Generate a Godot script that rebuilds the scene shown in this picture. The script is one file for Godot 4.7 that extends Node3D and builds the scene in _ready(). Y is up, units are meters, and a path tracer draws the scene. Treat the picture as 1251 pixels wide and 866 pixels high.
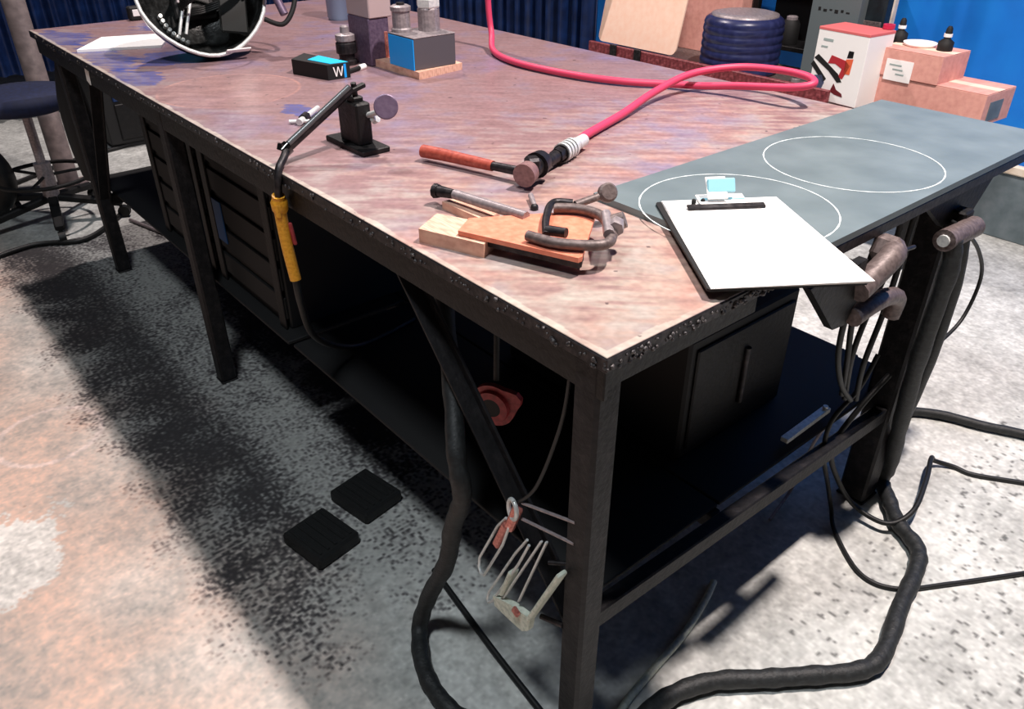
extends Node3D

var M := {}
var used := {}

# ------------------------------------------------------------------ naming
func numbered(n: String) -> String:
	if not used.has(n):
		used[n] = 0
		return n
	used[n] += 1
	return "%s_%03d" % [n, used[n]]

func tag(o, label: String, category: String, group := ""):
	o.set_meta("label", label)
	o.set_meta("category", category)
	if group != "":
		o.set_meta("group", group)
	return o

func thing(called: String, at: Vector3, label: String, category: String, group := "", turn := 0.0) -> Node3D:
	var o := Node3D.new()
	o.name = numbered(called)
	add_child(o, true)
	o.position = at
	o.rotation.y = turn
	tag(o, label, category, group)
	return o

func put(called: String, st: SurfaceTool, m: Material, parent: Node3D = self) -> MeshInstance3D:
	st.generate_normals()
	var o := MeshInstance3D.new()
	o.name = numbered(called) if parent == self else called
	o.mesh = st.commit()
	o.material_override = m
	o.cast_shadow = GeometryInstance3D.SHADOW_CASTING_SETTING_ON
	parent.add_child(o, true)
	return o

func struct(called: String, st: SurfaceTool, m: Material) -> MeshInstance3D:
	var o := put(called, st, m)
	o.set_meta("kind", "structure")
	return o

# ------------------------------------------------------------------ shapes
func S() -> SurfaceTool:
	var st := SurfaceTool.new()
	st.begin(Mesh.PRIMITIVE_TRIANGLES)
	st.set_smooth_group(-1)
	return st

func xf(at: Vector3, rot := Vector3.ZERO) -> Transform3D:
	return Transform3D(Basis.from_euler(rot * PI / 180.0), at)

func poly(st: SurfaceTool, pts: Array, centre: Vector3):
	var n: Vector3 = (pts[1] - pts[0]).cross(pts[2] - pts[0])
	var mid := Vector3.ZERO
	for q in pts:
		mid += q
	mid /= pts.size()
	if n.dot(mid - centre) > 0:
		pts = pts.duplicate()
		pts.reverse()
	for i in range(1, pts.size() - 1):
		st.add_vertex(pts[0])
		st.add_vertex(pts[i])
		st.add_vertex(pts[i + 1])

# a box with chamfered edges, centred on t
func box(st: SurfaceTool, t: Transform3D, size: Vector3, b := 0.003):
	st.set_smooth_group(-1)
	var h := size / 2.0
	b = minf(b, minf(h.x, minf(h.y, h.z)) * 0.9)
	var c := t.origin
	var f := func(ax: int, s: int, u: int, v: int) -> Vector3:
		var p := Vector3.ZERO
		p[ax] = s * h[ax]
		p[(ax + 1) % 3] = u * (h[(ax + 1) % 3] - b)
		p[(ax + 2) % 3] = v * (h[(ax + 2) % 3] - b)
		return t * p
	for ax in 3:
		for s in [-1, 1]:
			poly(st, [f.call(ax, s, -1, -1), f.call(ax, s, 1, -1), f.call(ax, s, 1, 1), f.call(ax, s, -1, 1)], c)
	for ax in 3:
		var a2: int = (ax + 1) % 3
		for s in [-1, 1]:
			for u in [-1, 1]:
				poly(st, [f.call(ax, s, u, -1), f.call(ax, s, u, 1), f.call(a2, u, 1, s), f.call(a2, u, -1, s)], c)
	for sx in [-1, 1]:
		for sy in [-1, 1]:
			for sz in [-1, 1]:
				poly(st, [f.call(0, sx, sy, sz), f.call(1, sy, sz, sx), f.call(2, sz, sx, sy)], c)

func span(st: SurfaceTool, lo: Vector3, hi: Vector3, b := 0.003):
	box(st, Transform3D(Basis(), (lo + hi) / 2.0), hi - lo, b)

# a bar of rectangular section from a to b
func bar(st: SurfaceTool, a: Vector3, b: Vector3, w: float, h: float, bev := 0.002, up := Vector3.UP):
	var z := (b - a).normalized()
	if absf(z.dot(up)) > 0.98:
		up = Vector3.RIGHT
	var x := up.cross(z).normalized()
	var y := z.cross(x)
	box(st, Transform3D(Basis(x, y, z), (a + b) / 2.0), Vector3(w, h, a.distance_to(b)), bev)

# rings of points joined into a skin; every ring runs the same way round
func skin(st: SurfaceTool, rings: Array, smooth := true, caps := true, closed := true):
	var n: int = rings[0].size()
	var c := Vector3.ZERO
	for i in rings.size() - 1:
		for k in (n if closed else n - 1):
			st.set_smooth_group(0 if smooth else -1)
			var a = rings[i][k]
			var b = rings[i][(k + 1) % n]
			var d = rings[i + 1][k]
			var e = rings[i + 1][(k + 1) % n]
			for v in [a, e, b, a, d, e]:
				st.add_vertex(v)
	if caps:
		st.set_smooth_group(-1)
		for j in [0, rings.size() - 1]:
			c = Vector3.ZERO
			for q in rings[j]:
				c += q
			c /= n
			for k in n:
				var a = rings[j][k]
				var b = rings[j][(k + 1) % n]
				for v in ([c, a, b] if j == 0 else [c, b, a]):
					st.add_vertex(v)

# profile: Vector2(radius, height) from bottom to top
func lathe(st: SurfaceTool, t: Transform3D, profile: Array, n := 20, smooth := false, caps := true):
	var rings := []
	for q in profile:
		var ring := []
		for k in n:
			var a := TAU * k / n
			ring.append(t * Vector3(cos(a) * q.x, q.y, sin(a) * q.x))
		rings.append(ring)
	skin(st, rings, smooth, caps)

func rod(st: SurfaceTool, a: Vector3, b: Vector3, r0: float, r1 := -1.0, n := 12):
	tube(st, [a, b], r0, n, r1, false)

func smoothed(pts: Array, sub: int) -> Array:
	var out := []
	for i in pts.size() - 1:
		var p0: Vector3 = pts[maxi(i - 1, 0)]
		var p1: Vector3 = pts[i]
		var p2: Vector3 = pts[i + 1]
		var p3: Vector3 = pts[mini(i + 2, pts.size() - 1)]
		for k in sub:
			out.append(p1.cubic_interpolate(p2, p0, p3, float(k) / sub))
	out.append(pts[-1])
	return out

func tube(st: SurfaceTool, path: Array, r: float, n := 10, r_end := -1.0, curve := true, wob := 0.0):
	var pts := smoothed(path, 8) if curve else path
	var rings := []
	var up := Vector3(0.31, 0.9, 0.17).normalized()
	for i in pts.size():
		var d: Vector3 = (pts[mini(i + 1, pts.size() - 1)] - pts[maxi(i - 1, 0)]).normalized()
		var x := up.cross(d)
		if x.length() < 0.05:
			x = Vector3(1, 0, 0.2).cross(d)
		x = x.normalized()
		var y := d.cross(x)
		up = y
		var rr := r if r_end < 0 else lerpf(r, r_end, float(i) / (pts.size() - 1))
		if wob > 0:
			rr *= 1.0 + wob * sin(i * 1.3) * cos(i * 0.37)
		var ring := []
		for k in n:
			var a := -TAU * k / n
			ring.append(pts[i] + x * cos(a) * rr + y * sin(a) * rr)
		rings.append(ring)
	skin(st, rings, true, true)

# outline in the local xz-plane (x, z), raised from y=0 to y=depth
func prism(st: SurfaceTool, t: Transform3D, outline: PackedVector2Array, depth: float):
	st.set_smooth_group(-1)
	if Geometry2D.is_polygon_clockwise(outline):
		outline.reverse()
	var idx := Geometry2D.triangulate_polygon(outline)
	var p := func(i: int, y: float) -> Vector3: return t * Vector3(outline[i].x, y, outline[i].y)
	for k in range(0, idx.size(), 3):
		var q := [p.call(idx[k], depth), p.call(idx[k + 1], depth), p.call(idx[k + 2], depth)]
		poly(st, q, q[0] - t.basis.y)
		q = [p.call(idx[k], 0.0), p.call(idx[k + 1], 0.0), p.call(idx[k + 2], 0.0)]
		poly(st, q, q[0] + t.basis.y)
	var n := outline.size()
	for i in n:
		var j := (i + 1) % n
		var e := outline[j] - outline[i]
		var out := t.basis * Vector3(e.y, 0, -e.x)
		var q := [p.call(i, 0.0), p.call(j, 0.0), p.call(j, depth), p.call(i, depth)]
		poly(st, q, (q[0] + q[1] + q[2] + q[3]) / 4.0 - out)

func ring_path(c: Vector3, u: Vector3, v: Vector3, n := 24) -> Array:
	var out := []
	for k in n + 1:
		var a := TAU * k / n
		out.append(c + u * cos(a) + v * sin(a))
	return out

# ------------------------------------------------------------------ materials
func plain(c: Color, rough := 0.6, metal := 0.0) -> StandardMaterial3D:
	var m := StandardMaterial3D.new()
	m.albedo_color = c
	m.roughness = rough
	m.metallic = metal
	return m

var tex_cache := {}
func grain(freq: float, octaves: int, sd: int, ramp: Array, normal := false) -> NoiseTexture2D:
	var key := "%s %s %s %s %s" % [freq, octaves, sd, ramp, normal]
	if tex_cache.has(key):
		return tex_cache[key]
	var fn := FastNoiseLite.new()
	fn.seed = sd
	fn.frequency = freq
	fn.fractal_octaves = octaves
	fn.noise_type = FastNoiseLite.TYPE_SIMPLEX_SMOOTH
	var t := NoiseTexture2D.new()
	t.width = 256
	t.height = 256
	t.seamless = true
	t.noise = fn
	if normal:
		t.as_normal_map = true
		t.bump_strength = 3.0
	else:
		var g := Gradient.new()
		var offs := PackedFloat32Array()
		var cols := PackedColorArray()
		for i in ramp.size():
			offs.append(float(i) / (ramp.size() - 1))
			cols.append(ramp[i])
		g.offsets = offs
		g.colors = cols
		t.color_ramp = g
	tex_cache[key] = t
	return t

func worn(ramp: Array, scale: float, rough := 0.6, metal := 0.0, bump := 0.0, sd := 3) -> StandardMaterial3D:
	var m := StandardMaterial3D.new()
	m.albedo_texture = grain(0.02, 4, sd, ramp)
	m.uv1_triplanar = true
	m.uv1_scale = Vector3.ONE * scale
	m.roughness = rough
	m.metallic = metal
	if bump > 0:
		m.normal_enabled = true
		m.normal_texture = grain(0.05, 3, sd + 1, [], true)
		m.normal_scale = bump
	return m

func noise_bytes(w: int, h: int, freq: float, sd: int, octaves := 4) -> PackedByteArray:
	var fn := FastNoiseLite.new()
	fn.seed = sd
	fn.frequency = freq
	fn.fractal_octaves = octaves
	fn.noise_type = FastNoiseLite.TYPE_SIMPLEX_SMOOTH
	return fn.get_image(w, h, false, false, false).get_data()

func make_materials():
	M.black_paint = worn([Color(0.035, 0.035, 0.042), Color(0.06, 0.058, 0.064), Color(0.1, 0.09, 0.09)], 5.0, 0.55, 0.3, 0.3)
	M.leg_steel = worn([Color(0.06, 0.058, 0.066), Color(0.11, 0.105, 0.115), Color(0.19, 0.175, 0.18)], 6.0, 0.6, 0.4, 0.4)
	M.slag = worn([Color(0.1, 0.1, 0.11), Color(0.2, 0.19, 0.2), Color(0.36, 0.34, 0.34), Color(0.75, 0.73, 0.7)], 30.0, 0.5, 0.3)
	M.dark_steel = worn([Color(0.10, 0.10, 0.11), Color(0.2, 0.19, 0.2), Color(0.3, 0.28, 0.28)], 9.0, 0.45, 0.7, 0.2)
	M.bright_steel = worn([Color(0.76, 0.77, 0.77), Color(0.87, 0.88, 0.87), Color(0.94, 0.94, 0.92)], 14.0, 0.32, 0.25, 0.15)
	M.dull_steel = worn([Color(0.48, 0.45, 0.46), Color(0.6, 0.56, 0.57), Color(0.7, 0.66, 0.66)], 12.0, 0.45, 0.35, 0.2)
	M.brown_steel = worn([Color(0.27, 0.22, 0.22), Color(0.41, 0.36, 0.35), Color(0.53, 0.47, 0.46)], 14.0, 0.5, 0.25, 0.4)
	M.rubber = worn([Color(0.03, 0.033, 0.038), Color(0.048, 0.055, 0.06), Color(0.09, 0.1, 0.1)], 12.0, 0.55, 0.0, 0.3)
	M.cable_wrap = worn([Color(0.06, 0.065, 0.07), Color(0.11, 0.12, 0.125), Color(0.2, 0.215, 0.22)], 10.0, 0.6, 0.0, 0.6)
	M.red_hose = plain(Color(0.82, 0.25, 0.39), 0.5)
	M.yellow_grip = worn([Color(0.8, 0.5, 0.08), Color(0.95, 0.66, 0.16), Color(0.98, 0.74, 0.3)], 20.0, 0.5, 0.0, 0.3)
	M.gloss_black = plain(Color(0.05, 0.055, 0.055), 0.16)
	M.gloss_black.clearcoat_enabled = true
	M.gloss_black.clearcoat = 0.8
	M.gloss_black.clearcoat_roughness = 0.08
	M.matte_black = plain(Color(0.045, 0.045, 0.05), 0.7)
	M.white_paper = plain(Color(0.97, 0.96, 0.95), 0.75)
	M.cardboard = worn([Color(0.82, 0.58, 0.53), Color(0.87, 0.63, 0.58), Color(0.9, 0.67, 0.61)], 5.0, 0.85, 0.0, 0.1)
	M.cardboard_light = worn([Color(0.98, 0.8, 0.7), Color(0.99, 0.84, 0.75), Color(1.0, 0.87, 0.79)], 4.0, 0.85)
	M.wood = worn([Color(0.74, 0.54, 0.46), Color(0.88, 0.69, 0.6), Color(0.95, 0.79, 0.68)], 8.0, 0.7, 0.0, 0.2)
	M.wood.uv1_scale = Vector3(30, 8, 4)
	M.red_wood = worn([Color(0.5, 0.18, 0.14), Color(0.66, 0.28, 0.22), Color(0.75, 0.4, 0.33)], 12.0, 0.55, 0.0, 0.2)
	M.orange_paint = worn([Color(0.85, 0.46, 0.35), Color(0.9, 0.53, 0.42), Color(0.93, 0.6, 0.49)], 9.0, 0.5, 0.0, 0.2)
	M.red_paint = worn([Color(0.45, 0.12, 0.14), Color(0.62, 0.18, 0.2), Color(0.7, 0.28, 0.27)], 9.0, 0.5, 0.0, 0.2)
	M.dull_red = worn([Color(0.3, 0.11, 0.13), Color(0.48, 0.2, 0.22), Color(0.66, 0.36, 0.38)], 7.0, 0.5, 0.0, 0.2)
	M.copper = worn([Color(0.65, 0.36, 0.33), Color(0.8, 0.5, 0.46), Color(0.88, 0.64, 0.58)], 20.0, 0.4, 0.6)
	M.blue_paint = plain(Color(0.01, 0.64, 0.98), 0.45)
	M.cyan_card = plain(Color(0.02, 0.74, 0.92), 0.5)
	M.navy = worn([Color(0.11, 0.13, 0.26), Color(0.15, 0.17, 0.33), Color(0.23, 0.25, 0.42)], 4.0, 0.32)
	M.navy_fabric = worn([Color(0.05, 0.08, 0.17), Color(0.07, 0.11, 0.24), Color(0.1, 0.15, 0.3)], 6.0, 0.8)
	M.curtain = worn([Color(0.04, 0.085, 0.2), Color(0.06, 0.13, 0.28), Color(0.09, 0.19, 0.38)], 2.0, 0.33)
	M.blue_wall = worn([Color(0.02, 0.42, 0.78), Color(0.03, 0.46, 0.83), Color(0.05, 0.5, 0.86)], 0.8, 0.6)
	M.grey_dado = worn([Color(0.33, 0.38, 0.4), Color(0.4, 0.45, 0.47), Color(0.46, 0.5, 0.52)], 2.0, 0.6)
	M.cream = worn([Color(0.78, 0.7, 0.62), Color(0.88, 0.82, 0.74), Color(0.93, 0.88, 0.82)], 3.0, 0.6)
	M.beige_post = worn([Color(0.4, 0.36, 0.36), Color(0.52, 0.47, 0.47), Color(0.64, 0.58, 0.57)], 3.0, 0.6, 0.0, 0.2)
	M.room_wall = worn([Color(0.3, 0.31, 0.33), Color(0.35, 0.36, 0.38), Color(0.4, 0.4, 0.42)], 0.5, 0.8)
	M.ceiling = worn([Color(0.25, 0.25, 0.26), Color(0.3, 0.3, 0.31), Color(0.34, 0.34, 0.35)], 0.5, 0.9)
	M.plate = worn([Color(0.395, 0.445, 0.455), Color(0.435, 0.485, 0.495), Color(0.475, 0.525, 0.535)], 1.1, 0.42, 0.1, 0.05, 11)
	M.chalk = plain(Color(0.86, 0.9, 0.9), 0.9)
	M.pale_green = worn([Color(0.68, 0.72, 0.67), Color(0.82, 0.85, 0.79), Color(0.92, 0.93, 0.88)], 12.0, 0.6)
	M.orange_card = plain(Color(0.9, 0.4, 0.25), 0.6)
	M.clear_blue = plain(Color(0.6, 0.82, 0.88), 0.25)
	M.purple_metal = worn([Color(0.33, 0.27, 0.35), Color(0.42, 0.35, 0.44), Color(0.48, 0.42, 0.5)], 12.0, 0.45, 0.3)
	M.grey_print = plain(Color(0.62, 0.68, 0.67), 0.7)

# rusty worktop, one picture across it: u along its width, v along its length from the near end
func table_material(w: float, l: float) -> StandardMaterial3D:
	var pw := 640
	var ph := 1408
	var img := Image.create(pw, ph, false, Image.FORMAT_RGB8)
	var big := noise_bytes(pw, ph, 0.004, 5, 4)
	var mid := noise_bytes(pw, ph, 0.018, 6, 4)
	var fine := noise_bytes(pw, ph, 0.12, 7, 3)
	var streak_n := FastNoiseLite.new()
	streak_n.seed = 9
	streak_n.frequency = 0.02
	streak_n.fractal_octaves = 4
	var spots := noise_bytes(pw, ph, 0.055, 21, 2)
	var data := PackedByteArray()
	data.resize(pw * ph * 3)
	var rust := Color(0.59, 0.47, 0.475)
	var tan := Color(0.73, 0.64, 0.58)
	var grey := Color(0.50, 0.44, 0.465)
	var temper_and_sheen := [[0.24, 2.14, 0.13, 0.12], [0.07, 2.28, 0.07, 0.26], [0.06, 2.72, 0.09, 0.16], [0.05, 1.93, 0.07, 0.14], [0.25, 1.30, 0.04, 0.09], [0.45, 2.75, 0.14, 0.1]]
	var purple := Color(0.47, 0.42, 0.58)
	for y in ph:
		var v := float(y) / ph * l
		for x in pw:
			var u := float(x) / pw * w
			var i := y * pw + x
			var b := big[i] / 255.0 - 0.5
			var m := mid[i] / 255.0 - 0.5
			var f := fine[i] / 255.0 - 0.5
			# brush and grinding streaks run slantwise over the sheet
			var s := streak_n.get_noise_2d((x - y * 0.8) * 0.5, (x * 0.9 + y) * 2.6)
			var c := rust
			# paler tan towards the near end, purplish mill scale in patches
			c = c.lerp(tan, clampf((0.95 - v) * 1.3 + b * 1.4 + m * 0.8 + s * 0.7, 0.0, 1.0) * 0.85)
			c = c.lerp(grey, clampf(m * 2.4 + s * 0.8 - 0.05, 0.0, 1.0) * 0.75)
			c = c.lerp(purple, clampf(b * 2.6 + m * 1.3, 0.0, 1.0) * 0.55)
			# blue spots: one temper stain near the helmet, others paint the curtain's reflection
			for hb in temper_and_sheen:
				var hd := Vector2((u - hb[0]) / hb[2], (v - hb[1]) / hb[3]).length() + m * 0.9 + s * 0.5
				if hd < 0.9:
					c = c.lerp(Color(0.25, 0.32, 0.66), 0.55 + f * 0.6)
			# greyed, scraped rim along the left edge
			c = c.lerp(Color(0.6, 0.54, 0.53), clampf(1.0 - u * 9.0 + m * 3.0 + s * 1.2, 0.0, 1.0) * 0.5)
			var rim := minf(u, v)
			if rim < 0.010 + m * 0.012:
				c = c.lerp(Color(0.76, 0.72, 0.67), 0.75)
			if v < 1.0:
				var near := clampf((1.0 - v) * 1.5, 0.0, 1.0)
				c = c.lerp(Color(0.70, 0.68, 0.63), clampf(m * 2.0 - b * 1.2 + s * 0.8, 0.0, 1.0) * near * 0.7)
				c = c.lerp(Color(0.74, 0.53, 0.49), clampf(-m * 2.2 + b * 1.4 - 0.05, 0.0, 1.0) * near * 0.7)
			# faded round burn mark drawn round with chalk
			var d := Vector2(u - 0.20, v - 1.625).length()
			if d < 0.185:
				c = c.lerp(Color(0.63, 0.49, 0.475), clampf(0.75 + m * 1.6, 0.0, 1.0) * 0.75)
			var edge := 1.0 - clampf(absf(d - 0.187) / 0.006, 0.0, 1.0)
			c = c.lerp(Color(0.80, 0.58, 0.53), edge * clampf(0.7 + m * 2.0, 0.0, 1.0) * 0.7)
			# spatter specks
			if spots[i] > 222 and f > -0.1:
				c = c.lerp(Color(0.2, 0.16, 0.17), 0.55)
			var k := 1.0 + f * 0.17 + m * 0.16 + s * 0.11
			data[i * 3] = int(clampf(c.r * k, 0, 1) * 255)
			data[i * 3 + 1] = int(clampf(c.g * k, 0, 1) * 255)
			data[i * 3 + 2] = int(clampf(c.b * k, 0, 1) * 255)
	img.set_data(pw, ph, false, Image.FORMAT_RGB8, data)
	var mt := StandardMaterial3D.new()
	mt.albedo_texture = ImageTexture.create_from_image(img)
	mt.roughness = 0.38
	mt.metallic = 0.12
	return mt

# concrete: 13 m square from (-5, -8); rust on the left, pits, and soot flecks that paint in the table's shade
func floor_material() -> StandardMaterial3D:
	var n := 2048
	var big := noise_bytes(n, n, 0.004, 31, 4)
	var mid := noise_bytes(n, n, 0.03, 32, 4)
	var fine := noise_bytes(n, n, 0.16, 33, 3)
	var rusty := noise_bytes(n, n, 0.012, 34, 5)
	var pits := noise_bytes(n, n, 0.21, 35, 2)
	var grit := noise_bytes(n, n, 0.42, 36, 2)
	var data := PackedByteArray()
	data.resize(n * n * 3)
	for y in n:
		var wz := -8.0 + 13.0 * y / n
		for x in n:
			var wx := -5.0 + 13.0 * x / n
			var i := y * n + x
			var b := big[i] / 255.0 - 0.5
			var m := mid[i] / 255.0 - 0.5
			var f := fine[i] / 255.0 - 0.5
			var gr := grit[i] / 255.0 - 0.5
			var r := 0.745
			var g := 0.75
			var bl := 0.735
			var k := 1.0 + b * 0.26 + m * 0.30 + f * 0.28
			# rust bloom around the left bay
			var t := clampf((-0.25 - wx) * 2.2 + (rusty[i] / 255.0 - 0.5) * 1.3 + 0.35, 0.0, 1.0) if wx < 0.4 else 0.0
			if wz < -3.3:
				t *= clampf(1.0 - (-3.3 - wz) * 2.0, 0.0, 1.0)
			t *= 0.8 + m * 0.7 + f * 0.5 + gr * 0.7
			k += gr * 0.28
			r = lerpf(r, 0.735, t)
			g = lerpf(g, 0.63, t)
			bl = lerpf(bl, 0.575, t)
			# spilled white paint
			var pd := Vector2((wx + 0.69) * 1.0, (wz + 1.30) * 0.55).length() + m * 0.16 + gr * 0.06 + f * 0.05
			pd += (b * 0.25)
			if pd < 0.085:
				r = lerpf(r, 0.86, 0.85)
				g = lerpf(g, 0.85, 0.85)
				bl = lerpf(bl, 0.83, 0.85)
			# chalk ring
			var d := Vector2(wx + 0.49, wz + 1.72).length()
			if absf(d - 0.14) < 0.008 and m > -0.12:
				r = lerpf(r, 0.86, 0.5)
				g = lerpf(g, 0.78, 0.5)
				bl = lerpf(bl, 0.76, 0.5)
			# soot flecks, thickened to paint the table's shade onto the floor
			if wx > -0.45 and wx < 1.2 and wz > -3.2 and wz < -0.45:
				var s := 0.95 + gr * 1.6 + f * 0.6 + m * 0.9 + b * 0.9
				# lighter strip painted in for light reaching under the table edge
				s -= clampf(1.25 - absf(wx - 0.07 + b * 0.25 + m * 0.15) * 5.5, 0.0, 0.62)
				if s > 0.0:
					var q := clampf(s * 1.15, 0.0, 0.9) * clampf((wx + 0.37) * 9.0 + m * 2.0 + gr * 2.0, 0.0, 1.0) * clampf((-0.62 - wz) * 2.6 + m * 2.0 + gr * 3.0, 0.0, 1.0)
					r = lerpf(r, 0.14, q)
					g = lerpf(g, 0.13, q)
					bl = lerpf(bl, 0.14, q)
			# chipped pits in front of the right-hand leg
			if pits[i] > 192 and rusty[i] > 104 and wx > 0.55 and wz > 0.05:
				k *= 0.55
			elif pits[i] > 232:
				k *= 0.75
			data[i * 3] = int(clampf(r * k, 0, 1) * 255)
			data[i * 3 + 1] = int(clampf(g * k, 0, 1) * 255)
			data[i * 3 + 2] = int(clampf(bl * k, 0, 1) * 255)
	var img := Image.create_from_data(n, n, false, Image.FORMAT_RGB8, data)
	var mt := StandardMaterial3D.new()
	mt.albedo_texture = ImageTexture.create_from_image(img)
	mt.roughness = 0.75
	return mt

# slab whose picture is laid over it from the (x, z) corner
func uv_slab(st: SurfaceTool, lo: Vector3, hi: Vector3, flip_v := false):
	var tmp := S()
	span(tmp, lo, hi, 0.003)
	tmp.generate_normals()
	var arr := tmp.commit_to_arrays()
	var vs: PackedVector3Array = arr[Mesh.ARRAY_VERTEX]
	for v in vs:
		var u := (v.x - lo.x) / (hi.x - lo.x)
		var w := (v.z - lo.z) / (hi.z - lo.z)
		st.set_uv(Vector2(u, 1.0 - w if flip_v else w))
		st.add_vertex(v)

# ------------------------------------------------------------------ scene
func _ready():
	var cam := Camera3D.new()
	cam.name = "camera"
	cam.fov = 48.33
	cam.near = 0.05
	cam.far = 60.0
	cam.transform = Transform3D(Basis(Vector3.UP, -0.6992) * Basis(Vector3.RIGHT, -0.5595), Vector3(-0.6323, 1.4331, 0.5659))
	add_child(cam)
	cam.current = true

	var env := Environment.new()
	env.background_mode = Environment.BG_COLOR
	env.background_color = Color(0.02, 0.02, 0.025)
	env.tonemap_mode = Environment.TONE_MAPPER_LINEAR
	env.tonemap_exposure = 1.0
	env.sdfgi_enabled = true
	env.ssao_enabled = true
	env.ssil_enabled = true
	var we := WorldEnvironment.new()
	we.name = "world"
	we.environment = env
	add_child(we)

	make_materials()
	var LAMPS := [
		[Vector3(1.17, 4.0, 0.28), Vector3(1.17, 0.0, 0.28), 0.16, 22.0, Color(1.0, 0.945, 0.92), "high-bay lamp hanging above the near end of the worktable"],
		[Vector3(1.17, 4.0, -3.4), Vector3(1.17, 0.0, -3.4), 0.16, 10.5, Color(1.0, 0.945, 0.93), "high-bay lamp hanging above the far end of the worktable"],
		[Vector3(-0.90, 4.0, -0.15), Vector3(-0.90, 0.0, -0.15), 0.5, 6.6, Color(0.95, 0.98, 1.0), "larger cool white lamp hanging over the aisle left of the worktable"],
	]
	for a in LAMPS:
		lamp(a)

	build_room()
	build_table()
	build_plate_and_clipboard()
	build_torch()
	build_near_tools()
	build_far_table_things()
	build_hose()
	build_end_fittings()
	build_under_table()
	build_cables()
	build_left_background()
	build_right_background()

func lamp(a: Array):
	var at: Vector3 = a[0]
	var to: Vector3 = a[1]
	var o := thing("ceiling_lamp", at, a[5], "lamp")
	var dir := (to - at).normalized()
	var y := -dir
	var x := Vector3.RIGHT if absf(y.x) < 0.9 else Vector3.BACK
	var z := x.cross(y).normalized()
	x = y.cross(z).normalized()
	var t := Transform3D(Basis(x, y, z), Vector3.ZERO)
	var r: float = a[2] * 0.62
	var st := S()
	lathe(st, t, [Vector2(r * 1.25, -0.005), Vector2(r * 1.3, 0.01), Vector2(r * 0.9, 0.12), Vector2(r * 0.6, 0.2), Vector2(r * 0.5, 0.26)], 28, true)
	put("housing", st, M.dull_steel, o)
	st = S()
	rod(st, t * Vector3(0, 0.24, 0), Vector3(0, 5.8 - at.y, 0), 0.012)
	put("stem", st, M.dark_steel, o)
	st = S()
	lathe(st, t, [Vector2(r * 1.15, -0.014), Vector2(r * 1.15, -0.006)], 28, false)
	var glow := plain(Color(0.9, 0.9, 0.9), 0.5)
	glow.emission_enabled = true
	glow.emission = a[4]
	glow.emission_energy_multiplier = 2.0
	put("lens", st, glow, o)
	var l := AreaLight3D.new()
	l.name = "light"
	l.area_size = Vector2(a[2], a[2])
	l.light_energy = a[3]
	l.light_color = a[4]
	l.area_range = 20.0
	l.area_attenuation = 2.0
	l.shadow_enabled = true
	o.add_child(l)
	l.transform = Transform3D(Basis(x, z * -1.0, y), dir * 0.03)

func build_room():
	var st := S()
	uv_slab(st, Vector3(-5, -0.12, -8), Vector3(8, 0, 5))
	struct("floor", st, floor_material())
	st = S()
	span(st, Vector3(-5.15, 5.8, -8.15), Vector3(8.15, 5.95, 5.15), 0.01)
	struct("ceiling", st, M.ceiling)
	for w in [["left", Vector3(-5.15, 0, -8), Vector3(-5, 5.8, 5)], ["right", Vector3(8, 0, -8), Vector3(8.15, 5.8, 5)], ["back", Vector3(-5.15, 0, -8.15), Vector3(8.15, 5.8, -8)], ["front", Vector3(-5.15, 0, 5), Vector3(8.15, 5.8, 5.15)]]:
		st = S()
		span(st, w[1], w[2], 0.005)
		struct("wall_" + w[0], st, M.room_wall)
	# blue partition with a grey painted dado and a pale cap rail
	st = S()
	span(st, Vector3(3.15, 0, -8), Vector3(3.27, 2.2, 1.6), 0.005)
	struct("wall_partition", st, M.blue_wall)
	st = S()
	span(st, Vector3(3.13, 0, -7.9), Vector3(3.152, 0.285, 1.6), 0.004)
	struct("baseboard_partition", st, M.grey_dado)
	st = S()
	span(st, Vector3(3.12, 0.285, -7.9), Vector3(3.153, 0.325, 1.6), 0.006)
	struct("trim_1", st, M.cream)

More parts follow.
